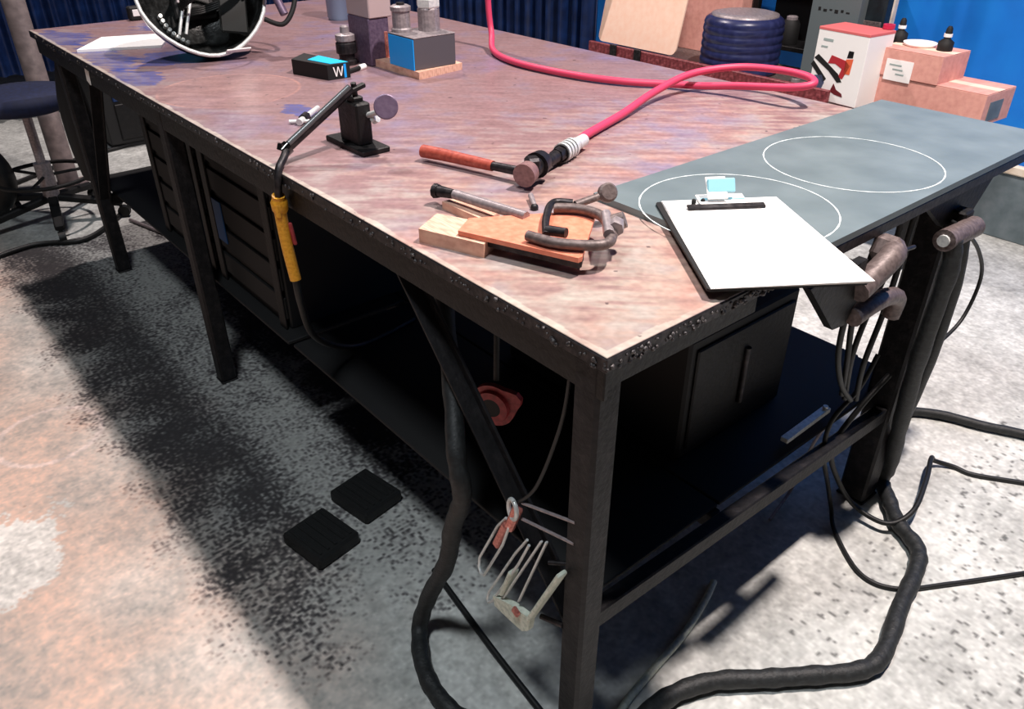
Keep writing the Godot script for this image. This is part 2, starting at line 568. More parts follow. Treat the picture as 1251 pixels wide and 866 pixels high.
# ------------------------------------------------------------------ the table
func build_table():
	var o := thing("welding_table", Vector3.ZERO, "long steel welding table with rust-pink worn top on dark angle legs", "table")
	var st := S()
	span(st, Vector3(0, 0.876, -2.96), Vector3(1.33, 0.8985, 0), 0.002)
	put("tabletop", st, M.dark_steel, o)
	st = S()
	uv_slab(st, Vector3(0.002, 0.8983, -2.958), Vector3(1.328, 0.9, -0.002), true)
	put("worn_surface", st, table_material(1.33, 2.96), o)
	# slag and torch-cut dross along the two near edges
	var rng := RandomNumberGenerator.new()
	rng.seed = 77
	st = S()
	for i in 300:
		var along := pow(rng.randf(), 1.4)
		var p := Vector3(0.0, 0, -2.9 * along) if i % 3 else Vector3(0.37 * rng.randf(), 0, 0.0)
		p.y = 0.878 + rng.randf() * 0.016
		var r := 0.0018 + 0.0042 * rng.randf() * rng.randf()
		lathe(st, Transform3D(Basis.from_euler(Vector3(rng.randf() * 6, rng.randf() * 6, 0)), p), [Vector2(r * 0.4, -r), Vector2(r, -r * 0.3), Vector2(r * 0.9, r * 0.4), Vector2(r * 0.3, r)], 6, true)
	var slag := put("slag_beads", st, M.slag, o)
	slag.set_meta("kind", "stuff")
	# apron angles under the top
	for a in [[Vector3(0.012, 0.82, -2.95), Vector3(0.022, 0.876, -0.012)], [Vector3(1.3, 0.82, -2.95), Vector3(1.31, 0.876, -0.2)], [Vector3(0.02, 0.82, -2.95), Vector3(1.3, 0.876, -2.94)], [Vector3(0.02, 0.83, -0.03), Vector3(0.36, 0.876, -0.02)]]:
		st = S()
		span(st, a[0], a[1], 0.002)
		put("apron", st, M.black_paint, o)
	# legs
	for q in [Vector3(0.036, 0, -0.046), Vector3(0.036, 0, -1.67), Vector3(0.04, 0, -2.72), Vector3(1.097, 0, -0.062), Vector3(1.2, 0, -1.67), Vector3(1.2, 0, -2.72)]:
		st = S()
		var w := 0.05 if q.x < 0.5 and q.z > -0.5 else 0.05 if q.x < 0.5 else 0.07
		span(st, q + Vector3(-w / 2, 0.004, -w / 2), q + Vector3(w / 2, 0.876, w / 2), 0.006)
		var leg := put("leg", st, M.leg_steel, o)
		st = S()
		span(st, q + Vector3(-w * 0.54, 0, -w * 0.54), q + Vector3(w * 0.54, 0.006, w * 0.54), 0.002)
		put("foot_plate", st, M.leg_steel, leg)
	st = S()
	bar(st, Vector3(0.0095, 0.872, -2.292), Vector3(0.0095, 0.826, -2.305), 0.003, 0.034, 0.0008, Vector3.BACK)
	put("white_tag", st, M.white_paper, o)
	# corner braces
	for a in [[Vector3(0.04, 0.875, -0.585), Vector3(0.04, 0.31, -0.066)], [Vector3(0.04, 0.875, -2.33), Vector3(0.04, 0.31, -2.70)]]:
		st = S()
		bar(st, a[0], a[1], 0.006, 0.036, 0.001, Vector3.RIGHT)
		bar(st, a[0] + Vector3(0.016, 0, 0), a[1] + Vector3(0.016, 0, 0), 0.036, 0.006, 0.001, Vector3.RIGHT)
		put("brace", st, M.leg_steel, o)
	# low rails
	for a in [[Vector3(0.05, 0.322, -0.05), Vector3(1.07, 0.285, -0.05)], [Vector3(0.05, 0.3, -2.72), Vector3(1.18, 0.3, -2.72)], [Vector3(0.44, 0.30, -2.7), Vector3(0.44, 0.30, -0.07)], [Vector3(1.2, 0.30, -2.7), Vector3(1.2, 0.30, -0.2)]]:
		st = S()
		bar(st, a[0], a[1], 0.03, 0.04, 0.003)
		put("rail", st, M.leg_steel, o)
	# under-shelf; the two left sections are added to keep the floor dark
	st = S()
	span(st, Vector3(0.46, 0.32, -2.7), Vector3(1.19, 0.33, -0.08), 0.002)
	put("under_shelf", st, M.matte_black, o)
	st = S()
	span(st, Vector3(0.085, 0.32, -1.2), Vector3(0.455, 0.33, -0.08), 0.002)  # added section, blocks bounce light so the floor below goes dark
	put("under_shelf", st, M.matte_black, o)
	st = S()
	span(st, Vector3(0.08, 0.32, -2.93), Vector3(0.455, 0.33, -1.22), 0.002)  # added section, hides the lit floor beyond
	put("under_shelf", st, M.matte_black, o)

func chalk_ring(st: SurfaceTool, c: Vector3, r: float):
	var a := []
	var b := []
	for k in 73:
		var t := TAU * k / 72.0
		var w := 0.0012 * (1.0 + 0.4 * sin(k * 2.3))
		a.append(c + Vector3(cos(t) * (r - w), 0, sin(t) * (r - w)))
		b.append(c + Vector3(cos(t) * (r + w), 0, sin(t) * (r + w)))
	for k in 72:
		poly(st, [a[k], b[k], b[k + 1], a[k + 1]], c - Vector3(0, 5, 0))

func build_plate_and_clipboard():
	var st := S()
	var o := thing("steel_plate", Vector3(0.86, 0.9, -0.2), "smooth blue-grey steel plate with two chalk circles lying on the table's near right end", "metal plate")
	var outline := PackedVector2Array([Vector2(-0.481, -0.203), Vector2(0.56, -0.203), Vector2(0.56, 0.201), Vector2(-0.481, 0.201)])
	prism(st, xf(Vector3.ZERO), outline, 0.0125)
	put("sheet", st, M.plate, o)
	for q in [[Vector3(0.524 - 0.86, 0.0129, 0.01), 0.172], [Vector3(0.905 - 0.86, 0.0129, 0.01), 0.173]]:
		st = S()
		chalk_ring(st, q[0], q[1])
		put("chalk_circle", st, M.chalk, o)
	# clipboard: tl (.405,-.297) tr (.579,-.176) bl (.239,-.002) br (.446,.118)
	var c := thing("clipboard", Vector3(0.417, 0.9135, -0.089), "clipboard holding blank white paper, lying over the steel plate's left corner", "clipboard", "", deg_to_rad(-34.7))
	st = S()
	prism(st, xf(Vector3.ZERO), PackedVector2Array([Vector2(-0.108, -0.168), Vector2(0.108, -0.168), Vector2(0.112, -0.162), Vector2(0.118, 0.166), Vector2(0.114, 0.17), Vector2(-0.117, 0.17), Vector2(-0.121, 0.166), Vector2(-0.112, -0.162)]), 0.004)
	put("board", st, M.matte_black, c)
	for k in 3:
		st = S()
		var e := 0.0015 * k
		prism(st, xf(Vector3(0.001 + e, 0.0042 + 0.0013 * k, 0.0 + e), Vector3(0, 0.5 * (k - 1), 0)), PackedVector2Array([Vector2(-0.104, -0.166), Vector2(0.105, -0.166), Vector2(0.118, 0.171), Vector2(-0.116, 0.171)]), 0.0011)
		put("paper_sheet", st, M.white_paper, c)
	st = S()
	var kx := Vector3(0, 0.0, -0.118)
	box(st, xf(kx + Vector3(0.0, 0.012, 0), Vector3(14, 0, 0)), Vector3(0.138, 0.004, 0.013), 0.001)
	put("clip_jaw", st, M.dark_steel, c)
	st = S()
	bar(st, kx + Vector3(0, 0.012, -0.004), kx + Vector3(0.0, 0.016, -0.045), 0.085, 0.003, 0.001)
	bar(st, kx + Vector3(-0.012, 0.02, -0.012), kx + Vector3(-0.012, 0.05, -0.042), 0.036, 0.003, 0.001)
	put("clip_body", st, M.white_paper, c)
	st = S()
	bar(st, kx + Vector3(-0.004, 0.028, -0.022), kx + Vector3(-0.004, 0.05, -0.034), 0.05, 0.006, 0.002)
	rod(st, kx + Vector3(-0.04, 0.014, -0.025), kx + Vector3(0.04, 0.014, -0.025), 0.004)
	put("clip_lever", st, M.clear_blue, c)
	for sx in [-0.052, -0.036]:
		st = S()
		lathe(st, xf(kx + Vector3(sx, 0.009, -0.02)), [Vector2(0.004, 0), Vector2(0.004, 0.008), Vector2(0.002, 0.01)], 10, true)
		put("clip_rivet", st, M.matte_black, c)

# ------------------------------------------------------------------ torch on its magnetic stand
func build_torch():
	var o := thing("magnetic_torch_stand", Vector3(0.212, 0.9, -0.965), "black magnetic stand with square base plate and upright block holding the torch", "torch stand")
	var st := S()
	box(st, xf(Vector3(0.0, 0.006, 0.0)), Vector3(0.068, 0.012, 0.16), 0.002)
	put("base_plate", st, M.black_paint, o)
	st = S()
	box(st, xf(Vector3(0.0, 0.055, 0.0)), Vector3(0.036, 0.09, 0.082), 0.004)
	put("upright_block", st, M.black_paint, o)
	st = S()
	box(st, xf(Vector3(0.0, 0.104, 0.008)), Vector3(0.026, 0.012, 0.03), 0.003)
	rod(st, Vector3(0.0, 0.105, 0.012), Vector3(-0.004, 0.138, 0.016), 0.006)
	put("clamp_post", st, M.black_paint, o)
	st = S()
	bar(st, Vector3(-0.012, 0.124, 0.02), Vector3(0.02, 0.132, 0.02), 0.012, 0.01, 0.002)
	put("clamp_jaw", st, M.black_paint, o)
	st = S()
	rod(st, Vector3(0.01, 0.07, 0.03), Vector3(0.014, 0.09, 0.085), 0.006)
	rod(st, Vector3(0.016, 0.064, 0.05), Vector3(0.02, 0.07, 0.06), 0.009)
	put("knob_stem", st, M.bright_steel, o)
	st = S()
	var dirn := Vector3(-0.45, 0.3, 0.85).normalized()
	var xx := Vector3.UP.cross(dirn).normalized()
	var t := Transform3D(Basis(xx, dirn, xx.cross(dirn)), Vector3(0.012, 0.105, 0.112))
	lathe(st, t, [Vector2(0.0235, -0.004), Vector2(0.025, -0.002), Vector2(0.025, 0.003), Vector2(0.023, 0.004)], 28, false)
	put("round_disc", st, M.purple_metal, o)

	var g := thing("welding_torch", Vector3(0.0, 0.9, -0.92), "welding torch with yellow grip hanging over the table's left edge", "welding torch")
	var tip := Vector3(0.199, 0.128, -0.026)
	var low := Vector3(0.038, 0.033, -0.028)
	st = S()
	rod(st, tip, low, 0.0105, 0.0105, 16)
	put("barrel", st, M.dark_steel, g)
	st = S()
	rod(st, tip.lerp(low, 0.02) + Vector3(-0.004, 0.007, 0.006), tip.lerp(low, 0.95) + Vector3(-0.004, 0.007, 0.006), 0.0062, 0.0062, 12)
	put("barrel_tube", st, plain(Color(0.36, 0.37, 0.38), 0.3, 0.4), g)
	st = S()
	rod(st, low.lerp(tip, 0.04), low.lerp(tip, -0.05), 0.014, 0.014, 16)
	rod(st, low.lerp(tip, 0.0) + Vector3(-0.008, 0.012, 0), low.lerp(tip, -0.04) + Vector3(-0.006, 0.004, 0), 0.008, 0.008, 10)
	put("collar", st, M.gloss_black, g)
	st = S()
	tube(st, [low.lerp(tip, 0.02), Vector3(0.022, 0.024, -0.008), Vector3(0.002, 0.009, 0.006), Vector3(-0.008, -0.018, 0.012), Vector3(-0.009, -0.06, 0.004)], 0.008, 12)
	put("gooseneck", st, M.dark_steel, g)
	st = S()
	tube(st, [Vector3(-0.009, -0.046, 0.006), Vector3(-0.009, -0.07, 0.002), Vector3(-0.009, -0.15, 0.008), Vector3(-0.007, -0.232, 0.02)], 0.0135, 14, 0.012)
	put("grip", st, M.yellow_grip, g)
	st = S()
	lathe(st, xf(Vector3(-0.008, -0.066, 0.002)), [Vector2(0.013, -0.018), Vector2(0.0165, -0.012), Vector2(0.0175, 0.006), Vector2(0.012, 0.016)], 16, true)
	box(st, xf(Vector3(-0.018, -0.076, 0.012), Vector3(0, 35, 0)), Vector3(0.008, 0.03, 0.012), 0.003)
	put("grip_collar", st, M.yellow_grip, g)
	st = S()
	box(st, xf(Vector3(0.004, -0.13, 0.016), Vector3(-6, 40, 0)), Vector3(0.006, 0.05, 0.009), 0.002)
	put("trigger", st, M.red_paint, g)
	st = S()
	tube(st, [Vector3(-0.007, -0.23, 0.02), Vector3(-0.004, -0.29, 0.02), Vector3(0.03, -0.40, -0.02), Vector3(0.12, -0.50, -0.09), Vector3(0.22, -0.55, -0.13), Vector3(0.4, -0.56, -0.17)], 0.008, 10)
	put("torch_cable", st, M.rubber, g)

	# small chrome fitting lying behind the barrel
	var s := thing("chrome_fitting", Vector3(0.215, 0.9, -1.215), "small chrome pipe fitting lying on the table behind the torch barrel", "pipe fitting")
	st = S()
	rod(st, Vector3(-0.03, 0.009, 0.03), Vector3(0.06, 0.013, -0.045), 0.008, 0.006, 12)
	put("fitting_body", st, M.bright_steel, s)
	st = S()
	rod(st, Vector3(-0.012, 0.011, 0.016), Vector3(0.004, 0.0115, 0.002), 0.012, 0.012, 6)
	put("hex_nut", st, M.dark_steel, s)
	st = S()
	rod(st, Vector3(-0.04, 0.006, -0.0), Vector3(0.0, 0.007, 0.03), 0.005, 0.004, 10)
	put("side_nipple", st, M.bright_steel, s)

# ------------------------------------------------------------------ tools near the front corner
func build_near_tools():
	# hammer with a red handle
	var o := thing("hammer", Vector3(0.33, 0.9, -0.55), "old hammer with a dull red wooden handle and dark steel head", "hammer")
	var st := S()
	tube(st, [Vector3(-0.064, 0.02, -0.24), Vector3(-0.048, 0.021, -0.19), Vector3(-0.028, 0.021, -0.12), Vector3(-0.014, 0.021, -0.07)], 0.0135, 12, 0.0105)
	put("handle", st, M.red_wood, o)
	st = S()
	rod(st, Vector3(-0.02, 0.021, -0.09), Vector3(0.008, 0.024, 0.02), 0.0085, 0.0095, 12)
	put("shank", st, M.dark_steel, o)
	st = S()
	var a := Vector3(-0.022, 0.03, 0.032)
	var b := Vector3(0.05, 0.036, 0.002)
	rod(st, a, a.lerp(b, 0.3), 0.023, 0.021, 20)
	put("striking_face", st, worn([Color(0.4, 0.3, 0.3), Color(0.54, 0.41, 0.41), Color(0.62, 0.49, 0.48)], 14.0, 0.5, 0.2, 0.3), o)
	st = S()
	rod(st, a.lerp(b, 0.3), a.lerp(b, 0.42), 0.021, 0.016, 20)
	rod(st, a.lerp(b, 0.42), a.lerp(b, 0.68), 0.018, 0.019, 20)
	rod(st, a.lerp(b, 0.68), b, 0.026, 0.022, 20)
	put("head", st, M.dark_steel, o)
	st = S()
	box(st, xf(Vector3(0.012, 0.04, 0.018), Vector3(0, 65, 0)), Vector3(0.03, 0.032, 0.028), 0.005)
	put("head_eye", st, M.dark_steel, o)
	# air coupler at the hose end
	var q := thing("air_coupler", Vector3(0.52, 0.9, -0.61), "silver quick-connect air coupler at the end of the red hose, beside the hammer head", "air coupler")
	var d := Vector3(0.83, 0.0, -0.3).normalized()
	var p := Vector3(0, 0.02, 0)
	st = S()
	rod(st, p - d * 0.135, p - d * 0.07, 0.011, 0.013, 14)
	rod(st, p - d * 0.07, p - d * 0.05, 0.0165, 0.0165, 6)
	put("nipple", st, M.dark_steel, q)
	st = S()
	rod(st, p - d * 0.05, p + d * 0.004, 0.018, 0.018, 16)
	put("sleeve", st, M.dark_steel, q)
	for k in 4:
		st = S()
		rod(st, p - d * (0.046 - 0.013 * k), p - d * (0.038 - 0.013 * k), 0.0205, 0.0205, 16)
		put("knurled_ring", st, M.bright_steel, q)
	st = S()
	rod(st, p + d * 0.004, p + d * 0.022, 0.0155, 0.0155, 6)
	rod(st, p + d * 0.022, p + d * 0.06, 0.014, 0.013, 14)
	put("hose_ferrule", st, M.bright_steel, q)
	# little stub of steel between the tools
	var n := thing("steel_stub", Vector3(0.262, 0.9, -0.435), "tiny dark steel stub standing alone on the table below the hammer head", "steel stub")
	st = S()
	lathe(st, xf(Vector3.ZERO), [Vector2(0.007, 0), Vector2(0.0075, 0.004), Vector2(0.006, 0.009), Vector2(0.003, 0.011)], 12, true)
	put("stub_head", st, M.dark_steel, n)
	st = S()
	rod(st, Vector3(0.0, 0.007, 0), Vector3(0.028, 0.008, -0.042), 0.0048, 0.0055, 10)
	put("stub_shaft", st, M.dull_steel, n)

	# wooden block + wedge
	var w := thing("wood_block", Vector3(0.066, 0.9, -0.418), "short pale wooden block under the orange plate, nearest the table's left edge", "wood block")
	st = S()
	prism(st, xf(Vector3(0, 0, 0)), PackedVector2Array([Vector2(-0.043, -0.032), Vector2(0.018, -0.066), Vector2(0.07, 0.05), Vector2(0.0, 0.085)]), 0.024)
	put("block", st, M.wood, w)
	var w2 := thing("wood_offcut", Vector3(0.15, 0.9, -0.475), "small pink wooden offcut lying under the steel chisel", "wood offcut")
	st = S()
	prism(st, xf(Vector3(0, 0, 0)), PackedVector2Array([Vector2(-0.012, -0.07), Vector2(0.022, -0.066), Vector2(0.036, 0.035), Vector2(-0.008, 0.05)]), 0.014)
	put("offcut", st, M.wood, w2)
	# chisel
	var c := thing("cold_chisel", Vector3(0.165, 0.9, -0.44), "grey steel cold chisel with a mushroomed dark end lying on the wood offcut", "chisel")
	st = S()
	rod(st, Vector3(-0.013, 0.03, -0.085), Vector3(0.008, 0.034, 0.085), 0.009, 0.0095, 8)
	put("shank", st, M.dull_steel, c)
	st = S()
	rod(st, Vector3(-0.02, 0.026, -0.125), Vector3(-0.013, 0.03, -0.083), 0.011, 0.008, 8)
	rod(st, Vector3(-0.022, 0.025, -0.132), Vector3(-0.02, 0.026, -0.123), 0.014, 0.012, 10)
	put("struck_end", st, M.dark_steel, c)

	# orange painted plate, propped on the block
	var pl := thing("orange_plate", Vector3(0.16, 0.925, -0.31), "orange painted steel plate with dark underside propped on the wooden block", "metal plate")
	st = S()
	var tilt := xf(Vector3(0, 0.0, 0), Vector3(0, 0, 0))
	prism(st, tilt, PackedVector2Array([Vector2(-0.105, -0.075), Vector2(-0.06, -0.105), Vector2(0.118, 0.0), Vector2(0.106, 0.022), Vector2(-0.022, 0.122), Vector2(-0.03, 0.122)]), 0.008)
	put("face", st, M.orange_paint, pl)
	st = S()
	prism(st, xf(Vector3(0.002, -0.011, 0.002)), PackedVector2Array([Vector2(-0.09, -0.05), Vector2(-0.03, 0.118), Vector2(-0.022, 0.118), Vector2(0.0, 0.10), Vector2(-0.06, -0.06)]), 0.011)
	put("edge_flange", st, M.dark_steel, pl)
	st = S()
	span(st, Vector3(0.02, -0.025, -0.06), Vector3(0.06, 0.0, -0.01), 0.003)
	put("support_lug", st, M.dark_steel, pl)
	# C-clamp lying on the plate
	var k := thing("c_clamp", Vector3(0.2, 0.934, -0.26), "rusty brown C-clamp lying on the right end of the orange plate", "clamp")
	st = S()
	var y := 0.009
	tube(st, [Vector3(-0.088, y, -0.022), Vector3(-0.076, y, 0.022), Vector3(-0.05, y, 0.058), Vector3(-0.02, y, 0.078), Vector3(0.012, y, 0.062), Vector3(0.04, y, 0.024), Vector3(0.056, y, -0.012), Vector3(0.048, y, -0.05), Vector3(0.02, y, -0.08)], 0.0085, 8)
	put("frame", st, M.brown_steel, k)
	st = S()
	tube(st, [Vector3(-0.066, y, -0.004), Vector3(-0.03, y + 0.004, -0.044), Vector3(0.022, y + 0.006, -0.085), Vector3(0.05, y + 0.005, -0.066)], 0.0065, 8)
	put("back_rib", st, M.dark_steel, k)
	st = S()
	rod(st, Vector3(-0.058, y + 0.004, -0.012), Vector3(-0.046, y + 0.006, 0.02), 0.008, 0.008, 10)
	put("anvil_pad", st, M.dark_steel, k)
	st = S()
	rod(st, Vector3(0.0, y + 0.006, 0.066), Vector3(0.046, y + 0.012, 0.014), 0.009, 0.008, 10)
	rod(st, Vector3(0.018, y + 0.008, 0.062), Vector3(0.034, y + 0.01, 0.05), 0.013, 0.013, 6)
	put("screw", st, M.dull_steel, k)
	st = S()
	rod(st, Vector3(0.034, y + 0.0, 0.03), Vector3(0.052, y + 0.012, 0.05), 0.015, 0.013, 14)
	put("swivel", st, M.brown_steel, k)
	st = S()
	var kd := Vector3(-0.35, 0.5, 0.8).normalized()
	var kx := Vector3.UP.cross(kd).normalized()
	lathe(st, Transform3D(Basis(kx, kd, kx.cross(kd)), Vector3(0.112, y + 0.014, -0.046)), [Vector2(0.012, -0.012), Vector2(0.0165, -0.006), Vector2(0.0165, 0.004), Vector2(0.013, 0.007)], 18, false)
	rod(st, Vector3(0.05, y + 0.004, -0.06), Vector3(0.112, y + 0.01, -0.05), 0.0065, 0.0065, 8)
	put("thumb_knob", st, M.brown_steel, k)

# ------------------------------------------------------------------ things at the far half of the top
func build_far_table_things():
	var st := S()
	# sheet of paper
	var o := thing("paper_pad", Vector3(0.175, 0.9, -2.46), "white paper pad lying at the far left of the table behind the helmet", "paper")
	prism(st, xf(Vector3.ZERO, Vector3(0, 0, 0)), PackedVector2Array([Vector2(-0.15, 0.04), Vector2(-0.02, -0.14), Vector2(0.2, -0.06), Vector2(0.09, 0.14)]), 0.008)
	put("sheets", st, M.white_paper, o)
	# power strip at the far edge
	o = thing("socket_strip", Vector3(0.44, 0.9, -2.93), "black strip with pale square sockets at the table's far edge, left of the helmet", "power strip")
	st = S()
	box(st, xf(Vector3(0.0, 0.025, 0)), Vector3(0.17, 0.05, 0.04), 0.005)
	put("strip_body", st, M.matte_black, o)
	for i in 4:
		st = S()
		box(st, xf(Vector3(-0.06 + 0.04 * i, 0.028, 0.021)), Vector3(0.028, 0.024, 0.004), 0.001)
		put("socket", st, M.white_paper, o)
	o = thing("cyan_card_box", Vector3(0.52, 0.9, -2.86), "small bright cyan carton half hidden behind the helmet's left rim", "box")
	st = S()
	box(st, xf(Vector3(0.0, 0.045, 0), Vector3(0, 20, 0)), Vector3(0.1, 0.09, 0.05), 0.002)
	put("carton", st, M.cyan_card, o)

	build_helmet()

	# dark carton with cyan top
	o = thing("dark_carton", Vector3(0.475, 0.9, -1.645), "small black carton with a bright cyan top and white mark beside the spindle adaptor", "box", "", deg_to_rad(0))
	st = S()
	prism(st, xf(Vector3.ZERO), PackedVector2Array([Vector2(-0.053, -0.04), Vector2(0.016, -0.095), Vector2(0.055, 0.105), Vector2(-0.014, 0.1)]), 0.042)
	put("carton", st, M.matte_black, o)
	st = S()
	prism(st, xf(Vector3(0, 0.0421, 0)), PackedVector2Array([Vector2(-0.022, 0.0), Vector2(0.03, -0.03), Vector2(0.053, 0.1), Vector2(0.0, 0.092)]), 0.0012)
	put("cyan_panel", st, M.cyan_card, o)
	var tm := TextMesh.new()
	tm.text = "W"
	var sf := SystemFont.new()
	sf.font_names = PackedStringArray(["Droid Sans"])
	tm.font = sf
	tm.font_size = 28
	tm.pixel_size = 0.0013
	tm.depth = 0.0008
	var mark := MeshInstance3D.new()
	mark.name = "white_mark"
	mark.mesh = tm
	mark.material_override = M.white_paper
	o.add_child(mark, true)
	mark.transform = xf(Vector3(0.018, 0.021, 0.104), Vector3(0, -4, 0))
	st = S()
	box(st, xf(Vector3(0.044, 0.021, 0.1036), Vector3(0, -4, 0)), Vector3(0.016, 0.038, 0.0012), 0.0002)
	put("blue_end_panel", st, M.blue_paint, o)

	# marker
	o = thing("black_marker", Vector3(0.57, 0.9, -1.59), "black marker pen with a pale cap lying beside the dark carton", "marker")
	st = S()
	rod(st, Vector3(-0.05, 0.007, 0.02), Vector3(0.025, 0.007, -0.012), 0.0065, 0.0065, 12)
	put("barrel", st, M.matte_black, o)
	st = S()
	rod(st, Vector3(0.025, 0.007, -0.012), Vector3(0.05, 0.007, -0.022), 0.0085, 0.0085, 12)
	put("cap", st, M.white_paper, o)

	# tall purple-grey metal block with pale carton on it
	o = thing("steel_block", Vector3(0.684, 0.9, -1.678), "upright purple-grey steel block left of the blue and grey box", "steel block")
	st = S()
	box(st, xf(Vector3(0, 0.0675, 0)), Vector3(0.07, 0.135, 0.122), 0.003)
	put("block", st, M.purple_metal, o)
	st = S()
	box(st, xf(Vector3(0.022, 0.05, 0.0615)), Vector3(0.012, 0.09, 0.003), 0.001)
	put("rust_strip", st, M.copper, o)
	o = thing("pale_carton", Vector3(0.69, 1.035, -1.678), "pale grey carton standing on top of the purple-grey steel block", "box")
	st = S()
	box(st, xf(Vector3(0, 0.06, 0)), Vector3(0.078, 0.12, 0.13), 0.003)
	put("carton", st, plain(Color(0.72, 0.63, 0.63), 0.7), o)
	o = thing("pale_tub", Vector3(1.0, 0.9, -2.43), "pale blue-grey plastic tub far back, behind the spindle adaptor", "tub")
	st = S()
	lathe(st, xf(Vector3.ZERO), [Vector2(0.042, 0), Vector2(0.046, 0.01), Vector2(0.05, 0.17), Vector2(0.054, 0.172), Vector2(0.054, 0.19)], 24, true)
	put("tub_body", st, plain(Color(0.5, 0.56, 0.66), 0.5), o)
	# tapered spindle adaptor
	o = thing("spindle_adaptor", Vector3(0.613, 0.9, -1.70), "dark turned steel spindle adaptor standing left of the purple-grey block", "machine part")
	st = S()
	lathe(st, xf(Vector3.ZERO), [Vector2(0.03, 0), Vector2(0.03, 0.012), Vector2(0.024, 0.016), Vector2(0.024, 0.03), Vector2(0.031, 0.034), Vector2(0.031, 0.062), Vector2(0.026, 0.066)], 20)
	put("lower_body", st, M.dark_steel, o)
	st = S()
	lathe(st, xf(Vector3(0, 0.066, 0)), [Vector2(0.026, 0), Vector2(0.03, 0.004), Vector2(0.03, 0.02), Vector2(0.014, 0.026), Vector2(0.013, 0.042), Vector2(0.009, 0.046)], 20)
	put("upper_collar", st, M.dull_steel, o)
	# board, box, cylinders
	o = thing("wood_board", Vector3(0.752, 0.9, -1.525), "pale wooden board under the blue and grey steel box", "wood board")
	st = S()
	prism(st, xf(Vector3.ZERO), PackedVector2Array([Vector2(-0.09, -0.135), Vector2(0.09, -0.14), Vector2(0.085, 0.112), Vector2(-0.088, 0.138)]), 0.02)
	put("board", st, M.wood, o)
	o = thing("steel_box", Vector3(0.74, 0.92, -1.475), "steel box with one bright blue side and a dark grey front, on the wooden board", "box")
	st = S()
	box(st, xf(Vector3(0, 0.043, 0)), Vector3(0.146, 0.086, 0.13), 0.002)
	put("body", st, plain(Color(0.36, 0.35, 0.37), 0.5, 0.3), o)
	st = S()
	box(st, xf(Vector3(-0.0735, 0.042, 0)), Vector3(0.003, 0.083, 0.128), 0.0005)
	put("blue_side", st, M.blue_paint, o)
	st = S()
	box(st, xf(Vector3(0, 0.087, 0)), Vector3(0.148, 0.003, 0.132), 0.001)
	put("top_plate", st, M.dull_steel, o)
	o = thing("short_steel_cylinder", Vector3(0.702, 1.0085, -1.52), "shorter dull steel cylinder on the blue and grey box", "machine part")
	st = S()
	lathe(st, xf(Vector3.ZERO), [Vector2(0.03, 0), Vector2(0.03, 0.008), Vector2(0.026, 0.012), Vector2(0.026, 0.055), Vector2(0.03, 0.058), Vector2(0.03, 0.068), Vector2(0.022, 0.072)], 20)
	put("body", st, M.dull_steel, o)
	st = S()
	lathe(st, xf(Vector3(0, 0.072, 0)), [Vector2(0.012, 0), Vector2(0.012, 0.006)], 14)
	put("bore_plug", st, M.dark_steel, o)
	o = thing("tall_steel_cylinder", Vector3(0.778, 1.0085, -1.49), "taller steel cylinder with a pale hexagonal cap on the blue and grey box", "machine part")
	st = S()
	lathe(st, xf(Vector3.ZERO), [Vector2(0.032, 0), Vector2(0.032, 0.058), Vector2(0.03, 0.062)], 20)
	put("body", st, M.dull_steel, o)
	st = S()
	lathe(st, xf(Vector3(0, 0.062, 0)), [Vector2(0.034, 0), Vector2(0.036, 0.004), Vector2(0.036, 0.022), Vector2(0.031, 0.027)], 6)
	put("hex_cap", st, M.bright_steel, o)
	st = S()
	lathe(st, xf(Vector3(0, 0.089, 0)), [Vector2(0.018, 0), Vector2(0.018, 0.008), Vector2(0.014, 0.01)], 16)
	put("cap_plug", st, M.brown_steel, o)

